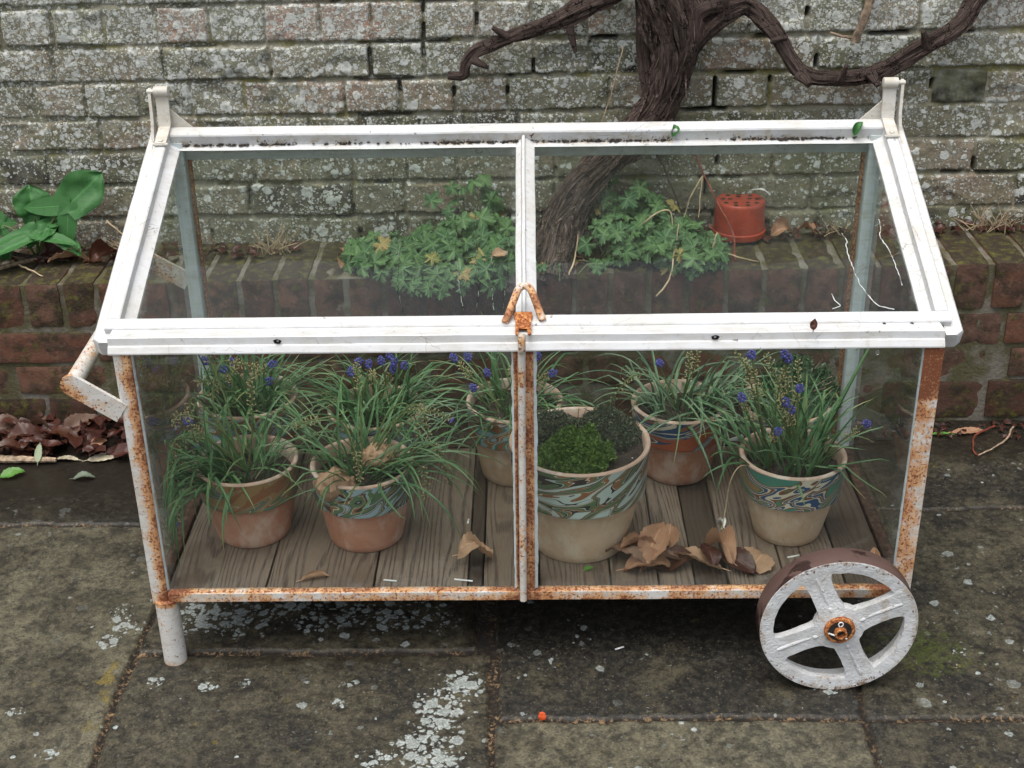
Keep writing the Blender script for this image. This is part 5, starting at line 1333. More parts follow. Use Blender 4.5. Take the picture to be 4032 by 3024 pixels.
def dry_leaf(p, L, W, yaw, mat, label, seed, tilt=(0, 0), group=None, name='dry_leaf', cat='leaf', **kw):
    if abs(p[2] - F) < .02: p = (p[0], p[1] + .008, p[2])
    rnd = random.Random(seed); mb = MB()
    Mx = Matrix.Translation(V(p)) @ Matrix.Rotation(math.radians(yaw), 4, 'Z') @ Matrix.Rotation(math.radians(tilt[0]), 4, 'Y') @ Matrix.Rotation(math.radians(tilt[1]), 4, 'X')
    leafmesh(mb, L, W, rnd, Mx=Mx, **kw)
    zs = min(v[2] for v in mb.v); 
    dz = p[2] - zs if kw.get('crink', 1) is not None else 0
    mb.v = [(a, b, c_ + dz) for a, b, c_ in mb.v]
    o = mb.build(name, M[mat], root=p, sharp=180)
    return tag(o, label, cat, group)
G1 = 'dry leaves on the cold frame floor'
F = .1410
dry_leaf((-.086, .068, F), .060, .056, 20, 'dry_tan', 'single crumpled tan leaf on the boards left of the rusty middle bar', 1, (8, 5), G1, arch=.35, cup=.4, roll=.9, crink=.34)
dry_leaf((-.342, .026, F), .046, .020, 15, 'dry_tan', 'small rolled tan leaf at the front edge below the second pot', 2, (0, 0), G1, arch=.1, cup=.3, roll=2.4, crink=.1)
dry_leaf((.160, .064, F), .084, .066, 165, 'dry_grey', 'flat grey brown leaf touching the foot of the large pale pot', 3, (-6, 12), G1, arch=.25, cup=.15, crink=.2)
dry_leaf((.192, .044, F), .080, .040, 8, 'dry_brown', 'long brown leaf lying flat along the front of the leaf heap', 4, (0, 14), G1, arch=.2, cup=.4, roll=1., crink=.16)
dry_leaf((.203, .082, F), .088, .048, 62, 'dry_brown', 'pointed orange brown leaf standing up in the leaf heap', 5, (-24, 16), G1, arch=.2, cup=.6, crink=.2)
dry_leaf((.228, .094, F + .012), .056, .042, 75, 'dry_brown', 'rounded brown leaf propped at the back of the leaf heap', 6, (-22, -8), G1, arch=.15, cup=.4, crink=.16)
dry_leaf((.266, .054, F + .004), .094, .054, 158, 'dry_tan', 'large pale tan ribbed leaf in the middle of the leaf heap', 7, (5, 20), G1, arch=.3, cup=.3, crink=.07)
dry_leaf((.308, .070, F), .078, .044, 118, 'dry_brown', 'curled brown leaf between the two tan ribbed leaves', 8, (10, 12), G1, arch=.4, cup=.5, roll=1.3, crink=.22)
dry_leaf((.336, .052, F), .076, .042, 130, 'dry_dark', 'dark purple brown leaf beside the right hand tan leaf', 9, (8, -18), G1, arch=.3, cup=.3, crink=.12)
dry_leaf((.366, .058, F), .062, .056, 60, 'dry_tan', 'round pale tan leaf nearest the iron wheel', 10, (6, 14), G1, arch=.35, cup=.3, crink=.09)
dry_leaf((.235, .056, F), .070, .042, 20, 'dry_red', 'red brown leaf tucked under the heap behind the big ribbed leaf', 11, (0, 10), G1, arch=.3, cup=.4, crink=.2)
dry_leaf((.552, .045, F + .002), .035, .02, 80, 'dry_brown', 'brown scrap of leaf stuck behind the wheel by the right post', 12, (-50, 0), G1, arch=.2, cup=.4, crink=.2)
dry_leaf((.0970, .0480, F), .017, .012, 30, 'greenbit', 'tiny fresh green leaf lying before the large pale pot', 13, (0, 0), None, 'green_leaf', arch=.1, cup=.2, crink=.05)
dry_leaf((.3243, .1725, F), .019, .013, 120, 'match', 'small white curled petal on the boards left of the navy banded pot', 14, (0, 20), None, 'petal', 'petal', arch=.5, cup=.5, roll=1.2, crink=.1)
dry_leaf((.180, .072, F + .004), .075, .050, 205, 'dry_brown', 'broad brown leaf at the back left of the leaf heap, overlapped by the upright one', 15, (-14, 24), G1, arch=.35, cup=.3, crink=.2)
dry_leaf((.215, .046, F + .002), .070, .036, 190, 'dry_grey', 'dusty grey brown leaf low in front of the upright pointed leaf', 16, (6, 18), G1, arch=.3, cup=.4, crink=.22)
dry_leaf((.290, .064, F + .003), .060, .032, 100, 'dry_dark', 'dark narrow leaf squeezed behind the big ribbed leaf', 17, (-12, 10), G1, arch=.3, cup=.4, crink=.2)
# the two crinkled bulbs in pot P2
def bulb(p, s, label, seed):
    mb = MB(); vs = []; fs = []; k = 40; n = 24
    for i in range(n + 1):
        e = -math.pi / 2 + math.pi * i / n
        for j in range(k):
            th = 2 * math.pi * j / k; d = V((math.cos(th) * math.cos(e) * 1.1, math.sin(th) * math.cos(e) * .85, math.sin(e) * .82))
            q = d * s * (1 + .16 * mnoise.fractal(d * 2.2 + V((seed, 0, 0)), 1, 2, 4) + .22 * (abs(mnoise.noise(d * 3.1 + V((0, seed, 0)))) - .2) + .045 * math.sin(th * 11 + 5 * mnoise.noise(d * 2)) * math.cos(e))
            if e > 1: q.z += s * .25 * (e - 1) / .57
            vs.append(V(p) + q)
    fs = [(i * k + j, i * k + (j + 1) % k, (i + 1) * k + (j + 1) % k, (i + 1) * k + j) for i in range(n) for j in range(k)]
    mb.add(vs, fs, [((i % k) / k, .5) for i in range(len(vs))]); tag(mb.build('dry_leaf', M['dry_tan'], root=p), label, 'leaf', 'crinkled leaves in the second pot')
bulb((-.310, .110, .2705), .030, 'big crinkled papery tan leaf resting on the front rim of the grey blue banded pot', 1)
bulb((-.246, .177, .2825), .026, 'crinkled orange brown papery leaf among the blades behind the tan one', 2)

# ================================================================== PLANTS ON THE LEDGE
TZ = lambda x: .338 + .0225 * x
def gerleaf(mb, p, R, nrm, rot, rnd, cup=.25, lobes=5):
    nrm = V(nrm).normalized(); a = nrm.cross(V((math.cos(rot), math.sin(rot), .01))).normalized(); b = nrm.cross(a)
    n = 64; o = []; uv = []; mid = []; sd = rnd.uniform(0, 9)
    for i in range(n):
        th = math.radians(-158 + 316 * i / (n - 1))
        l = abs(math.cos(th * lobes / 2 * 1.0)) ** .9
        r = R * (.50 + .50 * l ** .8) * (.86 + .14 * math.cos(th)) * (1 + .13 * math.sin(th * 19 + sd))
        z = -cup * R * (r / R) ** 2 + .13 * R * math.sin(th * 5 + sd) + .10 * R * mnoise.noise(V((th, sd, 0)))
        o.append(p + (b * math.cos(th) + a * math.sin(th)) * r + nrm * z)
        mid.append(p + (b * math.cos(th) + a * math.sin(th)) * r * .5 + nrm * (z * .3 + .03 * R * math.sin(th * 5)))
        uv.append((th * 1.2, .5))
    vs = [p] + mid + o
    fs = [(0, 1 + i, 2 + i) for i in range(n - 1)] + [(1 + i, 1 + n + i, 2 + n + i, 2 + i) for i in range(n - 1)]
    k = [abs(((th_ := math.radians(-158 + 316 * i / (n - 1))) * lobes / (2 * math.pi) + .5) % 1 - .5) for i in range(n)]
    mb.add(vs, fs, [(0, 0)] + [(.25, q * .8) for q in k] + [(.8, q * 1.6) for q in k])
def geranium(name, label, boxes, n, seed, root, sz=(.016, .029)):
    rnd = random.Random(seed); t = thing(name, root, label, 'plant')
    mb = MB(); sm = MB(); ym = MB()
    k = 0
    while k < n:
        (cx, cy, cz, rx, ry, rz) = rnd.choice(boxes)
        d = V((rnd.gauss(0, 1), rnd.gauss(0, 1), rnd.gauss(0, 1))).normalized()
        if d.z < -.15: d.z *= -.5
        q = V((cx + d.x * rx, cy + d.y * ry, cz + d.z * rz)) * 1.0
        q += V((rnd.gauss(0, .006), rnd.gauss(0, .006), rnd.gauss(0, .005)))
        if q.y > WY(q.x) - .03: q.y = WY(q.x) - .03 - rnd.random() * .03
        if q.z < TZ(q.x) + .006 and q.y > PY(q.x) - .005: q.z = TZ(q.x) + .006 + rnd.random() * .01
        if q.y < .515: continue
        R = rnd.uniform(*sz); nn = V((d.x * .5 + rnd.gauss(0, .25), d.y * .5 - .42 + rnd.gauss(0, .25), .75 + rnd.gauss(0, .15)))
        gerleaf(ym if rnd.random() < .03 else mb, q, R, nn, rnd.uniform(0, 6.28), rnd, rnd.uniform(.1, .4))
        b = V((cx + rnd.gauss(0, .02), max(cy, PY(cx) + .02) + rnd.gauss(0, .015), TZ(cx) - .004)); tube(sm, [b, b.lerp(q, .5) + V((0, 0, .012)), q], [.0013, .0011, .0008], 4)
        k += 1
    mb.build('foliage', M['geranium'], t); sm.build('stems', M['stem'], t)
    if ym.v: ym.build('faded_leaves', M['gerfade'], t)
    return t
M['gerfade'] = m_leaf('fading lobed leaves', (.20, .22, .06), (.34, .25, .10), (.4, .2, .08), .55, True)
geranium('leafy_plant', 'broad clump of lobed green leaves spilling over the coping left of the vine trunk', [(-.20, .87, .365, .14, .10, .035), (-.12, .92, .385, .10, .07, .045), (-.16, .79, .335, .11, .035, .03), (-.30, .90, .355, .08, .07, .022), (-.06, .86, .36, .06, .08, .035), (-.20, .84, .355, .14, .08, .03)] * 3 + [(-.12, .985, .43, .10, .03, .05)], 270, 31, (-.18, .87, .34), (.018, .031))
geranium('leafy_plant', 'denser green leafy clump under bare twigs right of the vine trunk', [(.30, .88, .375, .095, .075, .045), (.20, .98, .42, .085, .05, .07), (.34, .83, .35, .06, .03, .02), (.24, .86, .36, .07, .05, .03), (.15, .98, .43, .05, .04, .06), (.25, .93, .40, .10, .07, .045), (.27, .89, .385, .11, .08, .045), (.19, .90, .38, .08, .07, .05), (.33, .86, .365, .075, .06, .03)], 310, 32, (.27, .89, .34), (.016, .027))
geranium('leafy_plant', 'small low green tuft at the very foot of the vine trunk', [(.05, .835, .345, .035, .012, .012), (.12, .83, .345, .035, .014, .014), (.005, .84, .345, .03, .015, .012)], 18, 33, (.07, .84, .335), (.011, .018))
# arrow leaved plant at the far left
def arrowleaf(parent, base, tip, width, nrm, seed, stem0=None, fold=.25, lob=.5):
    rnd = random.Random(seed); base, tip = V(base), V(tip); A = tip - base; L = A.length; A.normalize(); S = A.cross(V(nrm)).normalized(); N = S.cross(A).normalized()
    mb = MB(); vs = []; uv = []; nu, nv = 22, 10
    for i in range(nu + 1):
        u = i / nu
        w = width * .5 * (math.sin(math.pi * min(1, .22 + u * .78)) ** .8) * (1.0 - .12 * math.sin(u * 6))
        for j in range(nv + 1):
            v = -1 + 2 * j / nv
            z = fold * abs(v) * w - .16 * L * u * u + .05 * L * math.sin(u * 6 + seed) * v + .012 * mnoise.noise(V((u * 4, v * 2, seed)))
            vs.append(base + A * (u * L) + S * v * w + N * z); uv.append((u, v))
    fs = [(i * (nv + 1) + j, i * (nv + 1) + j + 1, (i + 1) * (nv + 1) + j + 1, (i + 1) * (nv + 1) + j) for i in range(nu) for j in range(nv)]
    mb.add(vs, fs, uv)
    for sg in (-1, 1):       # backward pointing lobes
        D = (-A * .72 + S * sg * .72).normalized(); Q = D.cross(N).normalized(); vs = []; uv = []; LL = L * lob
        for i in range(13):
            u = i / 12; w = width * .22 * (math.sin(math.pi * (.25 + .75 * u)) ** .7 if u < 1 else 0)
            for j in range(5):
                v = -1 + 2 * j / 4; vs.append(base + D * (u * LL) - D * .004 + A * .012 * (1 - u) + Q * v * w + N * (fold * .6 * abs(v) * w - .18 * LL * u * u + .001)); uv.append((u * .6, v))
        mb.add(vs, [(i * 5 + j, i * 5 + j + 1, (i + 1) * 5 + j + 1, (i + 1) * 5 + j) for i in range(12) for j in range(4)], uv)
    o = mb.build('leaf', M['arum'], parent, sharp=180)
    if stem0 is not None:
        mb = MB(); s0 = V(stem0); tube(mb, [s0 + (base - s0) * t_ + V((0, 0, .02)) * math.sin(math.pi * t_) for t_ in [i / 8 for i in range(9)]], [.003 - .001 * i / 8 for i in range(9)], 8); mb.build('stem', M['stem'], o)
t = thing('arum_plant', (-1.07, 1.0, .315), 'glossy arrow leaved green plant growing at the foot of the wall, far left', 'plant')
S0 = (-1.06, .985, .315)
arrowleaf(t, (-.985, .985, .432), (-.905, 1.015, .502), .095, (.25, -.85, .45), 1, S0, .15, .85)
arrowleaf(t, (-1.04, .965, .385), (-1.17, .90, .352), .072, (-.1, -.45, .9), 2, S0, .3, .6)
arrowleaf(t, (-1.06, 1.005, .41), (-1.065, 1.02, .475), .085, (.35, -.8, .3), 3, S0, .4, .5)
arrowleaf(t, (-1.02, .985, .385), (-.95, .94, .352), .045, (.1, -.4, .9), 4, S0, .2, .4)
arrowleaf(t, (-1.13, 1.0, .39), (-1.19, 1.0, .425), .06, (0, -.7, .6), 5, S0, .2, .5)
arrowleaf(t, (-1.10, .97, .365), (-1.16, .93, .33), .055, (-.2, -.6, .7), 6, S0, .2, .5)
arrowleaf(t, (-1.01, .99, .40), (-1.06, .93, .375), .05, (0, -.5, .8), 7, S0, .3, .3)
# red plastic pot, upside down
t = thing('plant_pot', (.455, .998, .356), 'upturned red plastic plant pot with black drainage holes, on the coping behind the glass', 'plant pot')
PC = V((.455, .998, .356))
mb = MB(); lathe(mb, [(.057, 0), (.0575, .003), (.0575, .012), (.0545, .0135), (.0525, .070), (.0515, .0745), (.0495, .0765), (.046, .0765), (.044, .0745), (.012, .0742), (.0002, .0742)], PC, 56); mb.build('body', M['plastic'], t, sharp=35)
for i, (r, a, s) in enumerate([(.037, k * 40 + 8, .0046) for k in range(9)] + [(.022, k * 72 + 20, .0036) for k in range(5)]):
    mb = MB(); a = math.radians(a); q = PC + V((r * math.cos(a), r * math.sin(a), .0756)); k = 12
    mb.add([q + V((s * math.cos(2 * math.pi * j / k) * (1.15 if r > .03 else 1.5), s * math.sin(2 * math.pi * j / k), 0)) for j in range(k)] + [q + V((0, 0, -.001))], [(j, (j + 1) % k, k) for j in range(k)]); mb.build('drain_hole', M['hole'], t)
# tufts of dead grass
def drygrass(c, label, n, seed, spread=.06, L=(.03, .075), az=None):
    rnd = random.Random(seed); mb = MB()
    for i in range(n):
        a = rnd.uniform(0, 6.28); p = V(c) + V((rnd.gauss(0, spread * .22), rnd.gauss(0, .006), 0)); d = V((rnd.gauss(0, .8), rnd.gauss(-.1, .3), 1)).normalized(); l = rnd.uniform(*L)
        tube(mb, [p, p + d * l * .5, p + d * l + V((d.x * .01, 0, -.004))], [.0011, .0009, .0004], 5)
        if rnd.random() < .5: q = p + d * l * .6; e = (d + V((rnd.gauss(0, .5), 0, .1))).normalized(); tube(mb, [q, q + e * l * .4], [.0007, .0003], 4)
    tag(mb.build('dry_grass_tuft', M['grassdry'], root=c), label, 'grass tuft', 'dead grass tufts along the wall')
drygrass((-.545, .985, TZ(-.545)), 'dead straw grass tuft seen through the left roof pane', 42, 1)
drygrass((-.86, 1.0, TZ(-.86)), 'dead straw grass tuft beside the upper left corner of the cold frame', 30, 2)
drygrass((1.0, .985, TZ(1.0)), 'dead straw grass tuft at the far right end of the ledge', 44, 3, .14, (.03, .07))
drygrass((.63, .985, TZ(.63)), 'sparse dead grass behind the red plastic pot', 14, 4, .14, (.03, .07))
# leaves and litter on the ledge and at the foot of the plinth
G2 = 'dead leaves along the wall'
def zl(x, y): return TZ(x) + .001
for p, L, W, yaw, mat, lab, sd, tl, kw in (
    ((-.985, .955), .085, .062, 200, 'dry_tan', 'large pale tan lobed leaf on the ledge under the arum', 41, (-8, 38), dict(arch=.2, cup=.25, crink=.1, lobes=3.)),
    ((-.915, .97), .062, .05, 40, 'dry_red', 'curled red brown leaf right of the big tan ledge leaf', 42, (-10, 40), dict(arch=.5, cup=.7, roll=1.4, crink=.2)),
    ((-.935, .96), .04, .026, 190, 'dry_brown', 'narrow orange brown leaf between the tan and red ledge leaves', 43, (0, 20), dict(arch=.2, cup=.4, crink=.2)),
    ((-.835, .955), .05, .04, 100, 'dry_grey', 'pale dry leaf on the ledge next to the frame edge', 44, (0, 25), dict(arch=.4, cup=.5, crink=.2)),
    ((-1.03, .99), .07, .05, 30, 'dry_dark', 'dark leaf in shade beneath the arum leaves', 45, (0, 30), dict(arch=.3, cup=.5, crink=.2)),
    ((.545, .985), .055, .045, 20, 'dry_brown', 'curled brown leaf right of the red plastic pot', 46, (-10, 35), dict(arch=.5, cup=.6, roll=1.3, crink=.25)),
    ((.60, .99), .045, .035, 150, 'dry_brown', 'brown leaf further right behind the roof glass', 47, (0, 25), dict(arch=.4, cup=.5, crink=.25)),
    ((-.055, .80), .034, .026, 30, 'dry_tan', 'pinkish tan leaf caught in the left green clump', 48, (0, 20), dict(arch=.3, cup=.4, crink=.2))):
    z = zl(*p) + (.05 if sd == 48 else 0)
    dry_leaf((p[0], p[1], z), L, W, yaw, mat, lab, sd, tl, G2, **kw)
for p, L, W, yaw, mat, lab, sd, tl, kw in (
    ((-1.115, .775), .095, .06, 10, 'dry_wet', 'dull pinkish brown leaf at the left end of the ground heap', 51, (0, 30), dict(arch=.25, cup=.4, crink=.16)),
    ((-1.035, .765), .085, .065, 160, 'dry_wet', 'curled pinkish brown leaf leaning on the plinth behind the handle', 52, (-6, 34), dict(arch=.4, cup=.6, crink=.14)),
    ((-.955, .775), .10, .055, 35, 'dry_wet', 'brown leaf pointing up against the plinth', 53, (-24, 30), dict(arch=.1, cup=.5, crink=.12)),
    ((-.925, .765), .08, .06, 80, 'dry_dark', 'torn dark brown leaf beside the front post', 54, (-14, 20), dict(arch=.2, cup=.4, crink=.2)),
    ((-.98, .715), .105, .056, 172, 'dry_red', 'glossy wet dark red leaf in front of the heap', 55, (0, 8), dict(arch=.25, cup=.4, crink=.08)),
    ((-1.06, .72), .085, .06, 20, 'dry_red', 'broken reddish brown leaf in the middle of the heap', 56, (0, 12), dict(arch=.3, cup=.4, crink=.28)),
    ((-1.12, .68), .10, .055, 150, 'dry_dark', 'blackened wet leaf low at the left of the heap', 57, (0, 10), dict(arch=.2, cup=.4, crink=.2)),
    ((-1.065, .665), .09, .05, 200, 'dry_red', 'wet maroon leaf at the front edge of the heap', 58, (0, 12), dict(arch=.3, cup=.5, crink=.16)),
    ((-.895, .70), .055, .03, 60, 'dry_brown', 'small amber leaf standing near the front post', 59, (-20, 20), dict(arch=.3, cup=.6, crink=.2)),
    ((-.875, .665), .07, .03, 15, 'beige', 'flat buff leaf on the wet flag beside the post', 60, (0, 4), dict(arch=.08, cup=.1, crink=.05)),
    ((-.955, .66), .055, .018, 178, 'beige', 'slim pale leaf lying on the wet flag before the heap', 61, (0, 4), dict(arch=.1, cup=.2, crink=.05)),
    ((-1.005, .655), .042, .016, 85, 'greenleafpale', 'small upright pale green leaf before the heap', 62, (-50, 0), dict(arch=.1, cup=.3, crink=.03)),
    ((-1.045, .60), .05, .03, 25, 'greenbit', 'bright green leaf fragment on the wet flag, far left', 63, (0, 8), dict(arch=.2, cup=.3, crink=.1)),
    ((-.895, .585), .045, .022, 5, 'greendull', 'dull grey green leaf lying on the wet flag', 64, (0, 4), dict(arch=.2, cup=.3, crink=.1)),
    ((-1.0, .735), .08, .05, 100, 'dry_dark', 'dark rotting leaf underneath the curled ones', 65, (0, 10), dict(arch=.2, cup=.3, crink=.2)),
    ((.925, .745), .075, .022, 2, 'dry_brown', 'amber strip of leaf at the foot of the plinth, right of the frame', 66, (0, 6), dict(arch=.05, cup=.2, crink=.08)),
    ((.865, .735), .055, .009, -6, 'greenbit', 'thin green blade touching the amber strip of leaf', 67, (0, 4), dict(arch=.1, cup=.2, crink=.02))):
    if 50 < sd < 60: L, W, tl = L * .86, W * .86, (tl[0] * .7, tl[1] * .75)
    dry_leaf((p[0], p[1], .001 if sd < 55 or sd > 58 else .012), L, W, yaw, mat, lab, sd, tl, G2 if 50 < sd < 66 else None, **kw)
# unnumbered crumbs and twigs
def litter(seed, n, fn, mat, name, rng=(.004, .016)):
    rnd = random.Random(seed); mb = MB()
    for i in range(n):
        p, u = fn(rnd); L = rnd.uniform(*rng); Mx = Matrix.Translation(p) @ Matrix.Rotation(rnd.uniform(0, 6.28), 4, 'Z') @ Matrix.Rotation(rnd.uniform(-.6, .6), 4, 'X')
        leafmesh(mb, L, L * rnd.uniform(.4, .9), rnd, .3, .4, 0, 0, .25, 4, 3, Mx)
    tag(mb.build(name, M[mat], sharp=180), kind='stuff')
litter(1, 260, lambda r: ((lambda x: V((x, r.uniform(.955, 1.03), TZ(x) + r.uniform(.002, .012))))(r.choice([r.uniform(-1.3, -.5), r.uniform(.38, 1.2)])), 0), 'dry_dark', 'leaf_litter', (.008, .03))
litter(2, 220, lambda r: (V((r.uniform(-1.3, -.82), r.uniform(.66, .82), r.uniform(.003, .03))), 0), 'dry_dark', 'leaf_litter', (.01, .05))
litter(3, 130, lambda r: (V((r.uniform(.62, 1.3), r.uniform(.72, .79), r.uniform(.002, .006))), 0), 'dry_dark', 'leaf_litter', (.005, .02))
litter(5, 70, lambda r: ((lambda x: V((x, r.uniform(.85, 1.03), TZ(x) + r.uniform(.002, .02))))(r.uniform(-.4, .42)), 0), 'dry_brown', 'leaf_litter', (.01, .035))
def twig(pts, r, mat, label, group=None):
    mb = MB(); q = smooth_path(pts, 6); q = [p + V((mnoise.noise(p * 60), mnoise.noise(p * 60 + V((3, 0, 0))), mnoise.noise(p * 60 + V((0, 3, 0))))) * .0022 for p in q]
    tube(mb, q, [r * (1 - .5 * i / len(q)) for i in range(len(q))], 7); return tag(mb.build('twig', M[mat], root=pts[0]), label, 'twig', group)
G3 = 'twigs along the wall'
twig([(-1.22, .89, TZ(-1.2) + .006), (-1.12, .925, TZ(-1.1) + .01), (-1.06, .965, TZ(-1.05) + .012), (-1.0, .98, TZ(-1) + .012)], .006, 'twig', 'thick brown twig lying across the ledge below the arum', G3)
twig([(-1.12, .985, TZ(-1.1) + .02), (-1.05, .965, TZ(-1.05) + .015), (-.985, .96, TZ(-1) + .01)], .005, 'bark', 'dark forked twig behind the thick ledge twig', G3)
twig([(-1.11, .96, TZ(-1.1) + .01), (-1.06, .92, TZ(-1.05) + .006), (-1.02, .885, TZ(-1) + .004)], .0025, 'grassdry', 'straw coloured stalk crossing the ledge twigs', G3)
twig([(-.905, 1.0, .40), (-.875, .99, .375), (-.835, .985, .335)], .0022, 'grassdry', 'pale bare stalk leaning below the arrow shaped leaf', G3)
twig([(-1.10, .655, .008), (-1.04, .65, .011), (-.97, .65, .008)], .009, 'twigpale', 'pale knobbly broken stick lying before the leaf heap', None)
twig([(.985, .765, .006), (.93, .72, .008), (.912, .675, .006), (.913, .645, .004)], .0022, 'twigred', 'bent red brown stalk with pale end on the right flag', None)
twig([(1.02, .76, .006), (.985, .70, .008), (.945, .665, .006), (.915, .646, .004)], .0022, 'twigpale', 'thin pale stalk meeting the bent red one on the right flag', None)
for i, (pts, r, mat, lab) in enumerate((
    ([(.43, .86, .348), (.425, .90, .40), (.39, .95, .46), (.36, .99, .52), (.33, 1.0, .58)], .0022, 'twigred', 'long red stem leaning past the red plastic pot'),
    ([(.20, .84, .36), (.235, .86, .43), (.29, .87, .455), (.298, .85, .40)], .0022, 'grassdry', 'bent straw stalk arched over the right green clump'),
    ([(.255, .72, .33), (.285, .76, .35), (.30, .82, .39), (.31, .86, .43)], .0020, 'grassdry', 'pale stalk hanging down over the coping from the right clump'),
    ([(.35, .80, .345), (.375, .84, .375), (.39, .86, .41)], .0030, 'grassdry', 'grey stick poking from the lower right of the green clump'),
    ([(.18, .86, .40), (.23, .87, .405), (.26, .875, .385)], .0018, 'grassdry', 'short straw stalk crossing the middle of the right clump'),
    ([(.37, .985, .49), (.345, .965, .45), (.33, .95, .405)], .0018, 'grassdry', 'dead stem fork left of the red plastic pot'),
    ([(.37, .985, .49), (.365, .965, .45), (.362, .95, .41)], .0018, 'grassdry', 'second prong of the dead stem fork by the red pot'),
    ([(.40, .86, .37), (.44, .85, .358), (.475, .845, .352)], .0018, 'grassdry', 'thin stalk reaching right from the green clump over the coping'),
    ([(.085, .80, .345), (.10, .84, .37), (.105, .86, .41)], .0020, 'grassdry', 'pale stalk in front of the vine trunk foot'),
    ([(.22, .99, .57), (.27, .985, .54), (.30, .98, .48), (.33, .96, .41)], .0026, 'bark', 'dark drooping stem from the trunk into the right clump'),
    ([(.15, .93, .52), (.20, .93, .57), (.25, .945, .55)], .0013, 'grassdry', 'fine pale tendril looping across the vine trunk'),
    ([(.20, 1.0, .76), (.175, .995, .66), (.155, .99, .60)], .0013, 'grassdry', 'fine straw stem hanging left of the vine trunk'))):
    twig(pts, r, mat, lab, 'bare stems around the vine foot')
def sliver(p, L, yaw, label, r=.0012, mat='match'):
    if p[2] > .1: p = (p[0], max(.024, p[1] + .002), .1415)
    d = V((math.cos(math.radians(yaw)), math.sin(math.radians(yaw)), 0)) * L / 2; p = V(p); mb = MB(); bar(mb, p - d, p + d, r * 2.4, r * 1.3, (0, 0, 1), r * .3, 4, .0003)
    tag(mb.build('splinter', M[mat], root=p), label, 'splinter', 'white splinters')
sliver((-.2215, .026, .1495), .021, -8, 'white splinter on the boards below the second pot, left of the other front one')
sliver((-.1041, .026, .1495), .030, -10, 'longest white splinter, at the front board edge below the tan leaf')
sliver((-.103, .1986, .1495), .013, 85, 'short white splinter standing along the dark board strip')
sliver((.4311, .0856, .1495), .022, 18, 'white splinter on the boards just above the iron wheel')
sliver((.1476, .0309, .002), .016, 25, 'white splinter on the dark flag under the cold frame')
mb = MB(); ico(mb, (.0188, -.139, .004), .008, (.9, .5, .9)); ico(mb, (.0188, -.1385, .009), .006, (.9, .5, .9)); tag(mb.build('petal', M['orange'], root=(.0188, -.139, 0)), 'bright orange petal lying in the paving joint, front centre', 'petal')
mb = MB(); leafmesh(mb, .036, .012, random.Random(3), .2, .3, 0, 0, .1, 10, 4, Matrix.Translation((.50, 1.0, .447)) @ Matrix.Rotation(.3, 4, 'Y')); tag(mb.build('feather', M['match'], root=(.5, 1., .447)), 'small white feather caught on the wall right of the red pot', 'feather')
# crumbs of moss and a leaf in the gutter of the lid
rnd = random.Random(77); mb = MB()
for i in range(330):
    x = rnd.choice([rnd.gauss(-.10, .07), rnd.gauss(.12, .09), rnd.uniform(-.57, .57), rnd.gauss(.45, .05), rnd.gauss(-.5, .05)])
    if abs(x) > .575: continue
    p = RP(x, .4585 + rnd.gauss(0, .0012), -.0090 + rnd.uniform(0, .0015)); r = rnd.uniform(.0008, .0024) * (1.5 if rnd.random() < .06 else 1)
    ico(mb, p, r, (1.5, 1, .7))
tag(mb.build('moss_crumbs', M['soil'], root=(0, .45, .735)), kind='stuff')
for i, (x, s, lab) in enumerate(((.247, .462, 'torn dark green leaf standing in the gutter of the lid, right half'), (.555, .458, 'dark green leaf wedged in the upper right corner of the lid'))):
    p = RP(x, s, -.006); dry_leaf(tuple(p), .026 if i else .022, .016, 80 - 50 * i, 'arum', lab, 90 + i, (-50, 30), None, 'green_leaf', arch=.4, cup=.5, roll=1., crink=.1)
p = RP(.012, .463, -.004); dry_leaf(tuple(p), .016, .010, 70, 'dry_red', 'tiny rust red leaf scrap at the top of the lid bar', 93, (-60, 0), None, 'dry_leaf', arch=.3, cup=.3, crink=.1)
p = V((.409, -.0035, .588)); dry_leaf(tuple(p), .017, .011, 60, 'dry_red', 'small dark red leaf scrap stuck to the eaves rail', 94, (-70, 0), None, 'dry_leaf', arch=.3, cup=.3, crink=.2)
for i, (p, lab) in enumerate((((.518, .0350, .5815), 'left of two water drops hanging under the lid edge, right side'), ((.558, .0350, .5815), 'right of two water drops hanging under the lid edge'), ((.503, -.0022, .5545), 'water drop hanging below the eaves rail near the right post'))):
    mb = MB(); ico(mb, V(p) + V((0, -.002, -.001)), .0032, (1, 1, 1.15)); tag(mb.build('water_drop', M['water'], root=p), lab, 'water drop', 'hanging water drops')
EXPO = 0.86
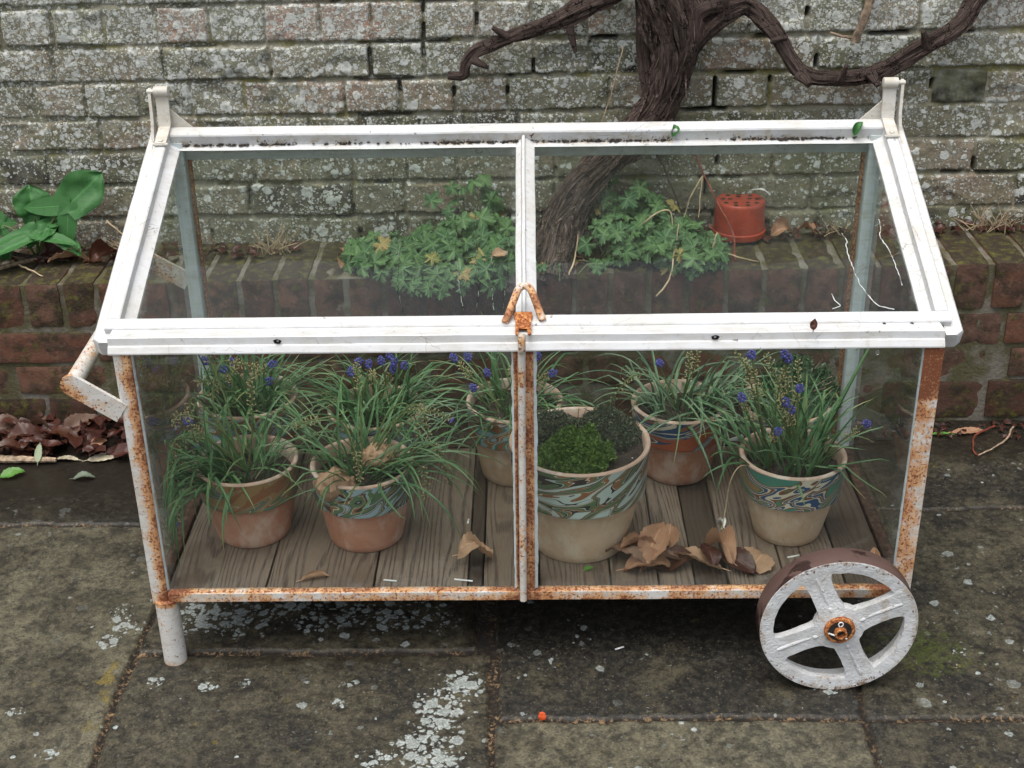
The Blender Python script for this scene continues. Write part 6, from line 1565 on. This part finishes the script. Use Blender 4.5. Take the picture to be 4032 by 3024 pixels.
# ================================================================== CAMERA / LIGHT
def camera():
    cx, cy, cz, pitch, yaw, roll = .0067, -1.76963, 1.41014, .47219, -.0158, -.01617
    fw = V((math.sin(yaw) * math.cos(pitch), math.cos(yaw) * math.cos(pitch), -math.sin(pitch)))
    r = V((math.cos(yaw), -math.sin(yaw), 0)); u = r.cross(fw)
    r2 = r * math.cos(roll) + u * math.sin(roll); u2 = -r * math.sin(roll) + u * math.cos(roll)
    cd = bpy.data.cameras.new('camera'); cam = bpy.data.objects.new('camera', cd); COL.objects.link(cam)
    m = Matrix((r2, u2, -fw)).transposed().to_4x4(); m.translation = (cx, cy, cz); cam.matrix_world = m
    cd.sensor_width = 36; cd.lens = 2950 / 2212 * 36; cd.clip_start = .05; cd.clip_end = 200
    SC.camera = cam
camera()
w = bpy.data.worlds.new('World'); SC.world = w; w.use_nodes = True
nt = w.node_tree; nt.nodes.clear()
sky = nt.nodes.new('ShaderNodeTexSky'); sky.sky_type = 'NISHITA'; sky.sun_disc = False
EL, AZ = math.radians(74), math.radians(215)       # sun direction, azimuth from +Y clockwise
sky.sun_elevation = EL; sky.sun_rotation = AZ; sky.dust_density = 4.; sky.air_density = 1.; sky.ozone_density = 1.
bg = nt.nodes.new('ShaderNodeBackground'); bg.inputs[1].default_value = .12
wo = nt.nodes.new('ShaderNodeOutputWorld'); hs = nt.nodes.new('ShaderNodeHueSaturation'); hs.inputs['Saturation'].default_value = .42; nt.links.new(sky.outputs[0], hs.inputs['Color']); nt.links.new(hs.outputs[0], bg.inputs[0]); nt.links.new(bg.outputs[0], wo.inputs[0])
ld = bpy.data.lights.new('sun', 'SUN'); ld.energy = 1.1; ld.angle = math.radians(50); ld.color = (1, .96, .89)
lo = bpy.data.objects.new('sun', ld); COL.objects.link(lo)
d = V((math.sin(AZ) * math.cos(EL), math.cos(AZ) * math.cos(EL), math.sin(EL)))
lo.rotation_euler = d.to_track_quat('Z', 'Y').to_euler(); lo.location = d * 6
SC.view_settings.view_transform = 'Standard'; SC.view_settings.look = 'None'; SC.view_settings.exposure = EXPO; SC.view_settings.gamma = 1
SC.cycles.transparent_max_bounces = 32; SC.cycles.max_bounces = 10; SC.cycles.use_denoising = True
SC.cycles.caustics_reflective = False; SC.cycles.caustics_refractive = False
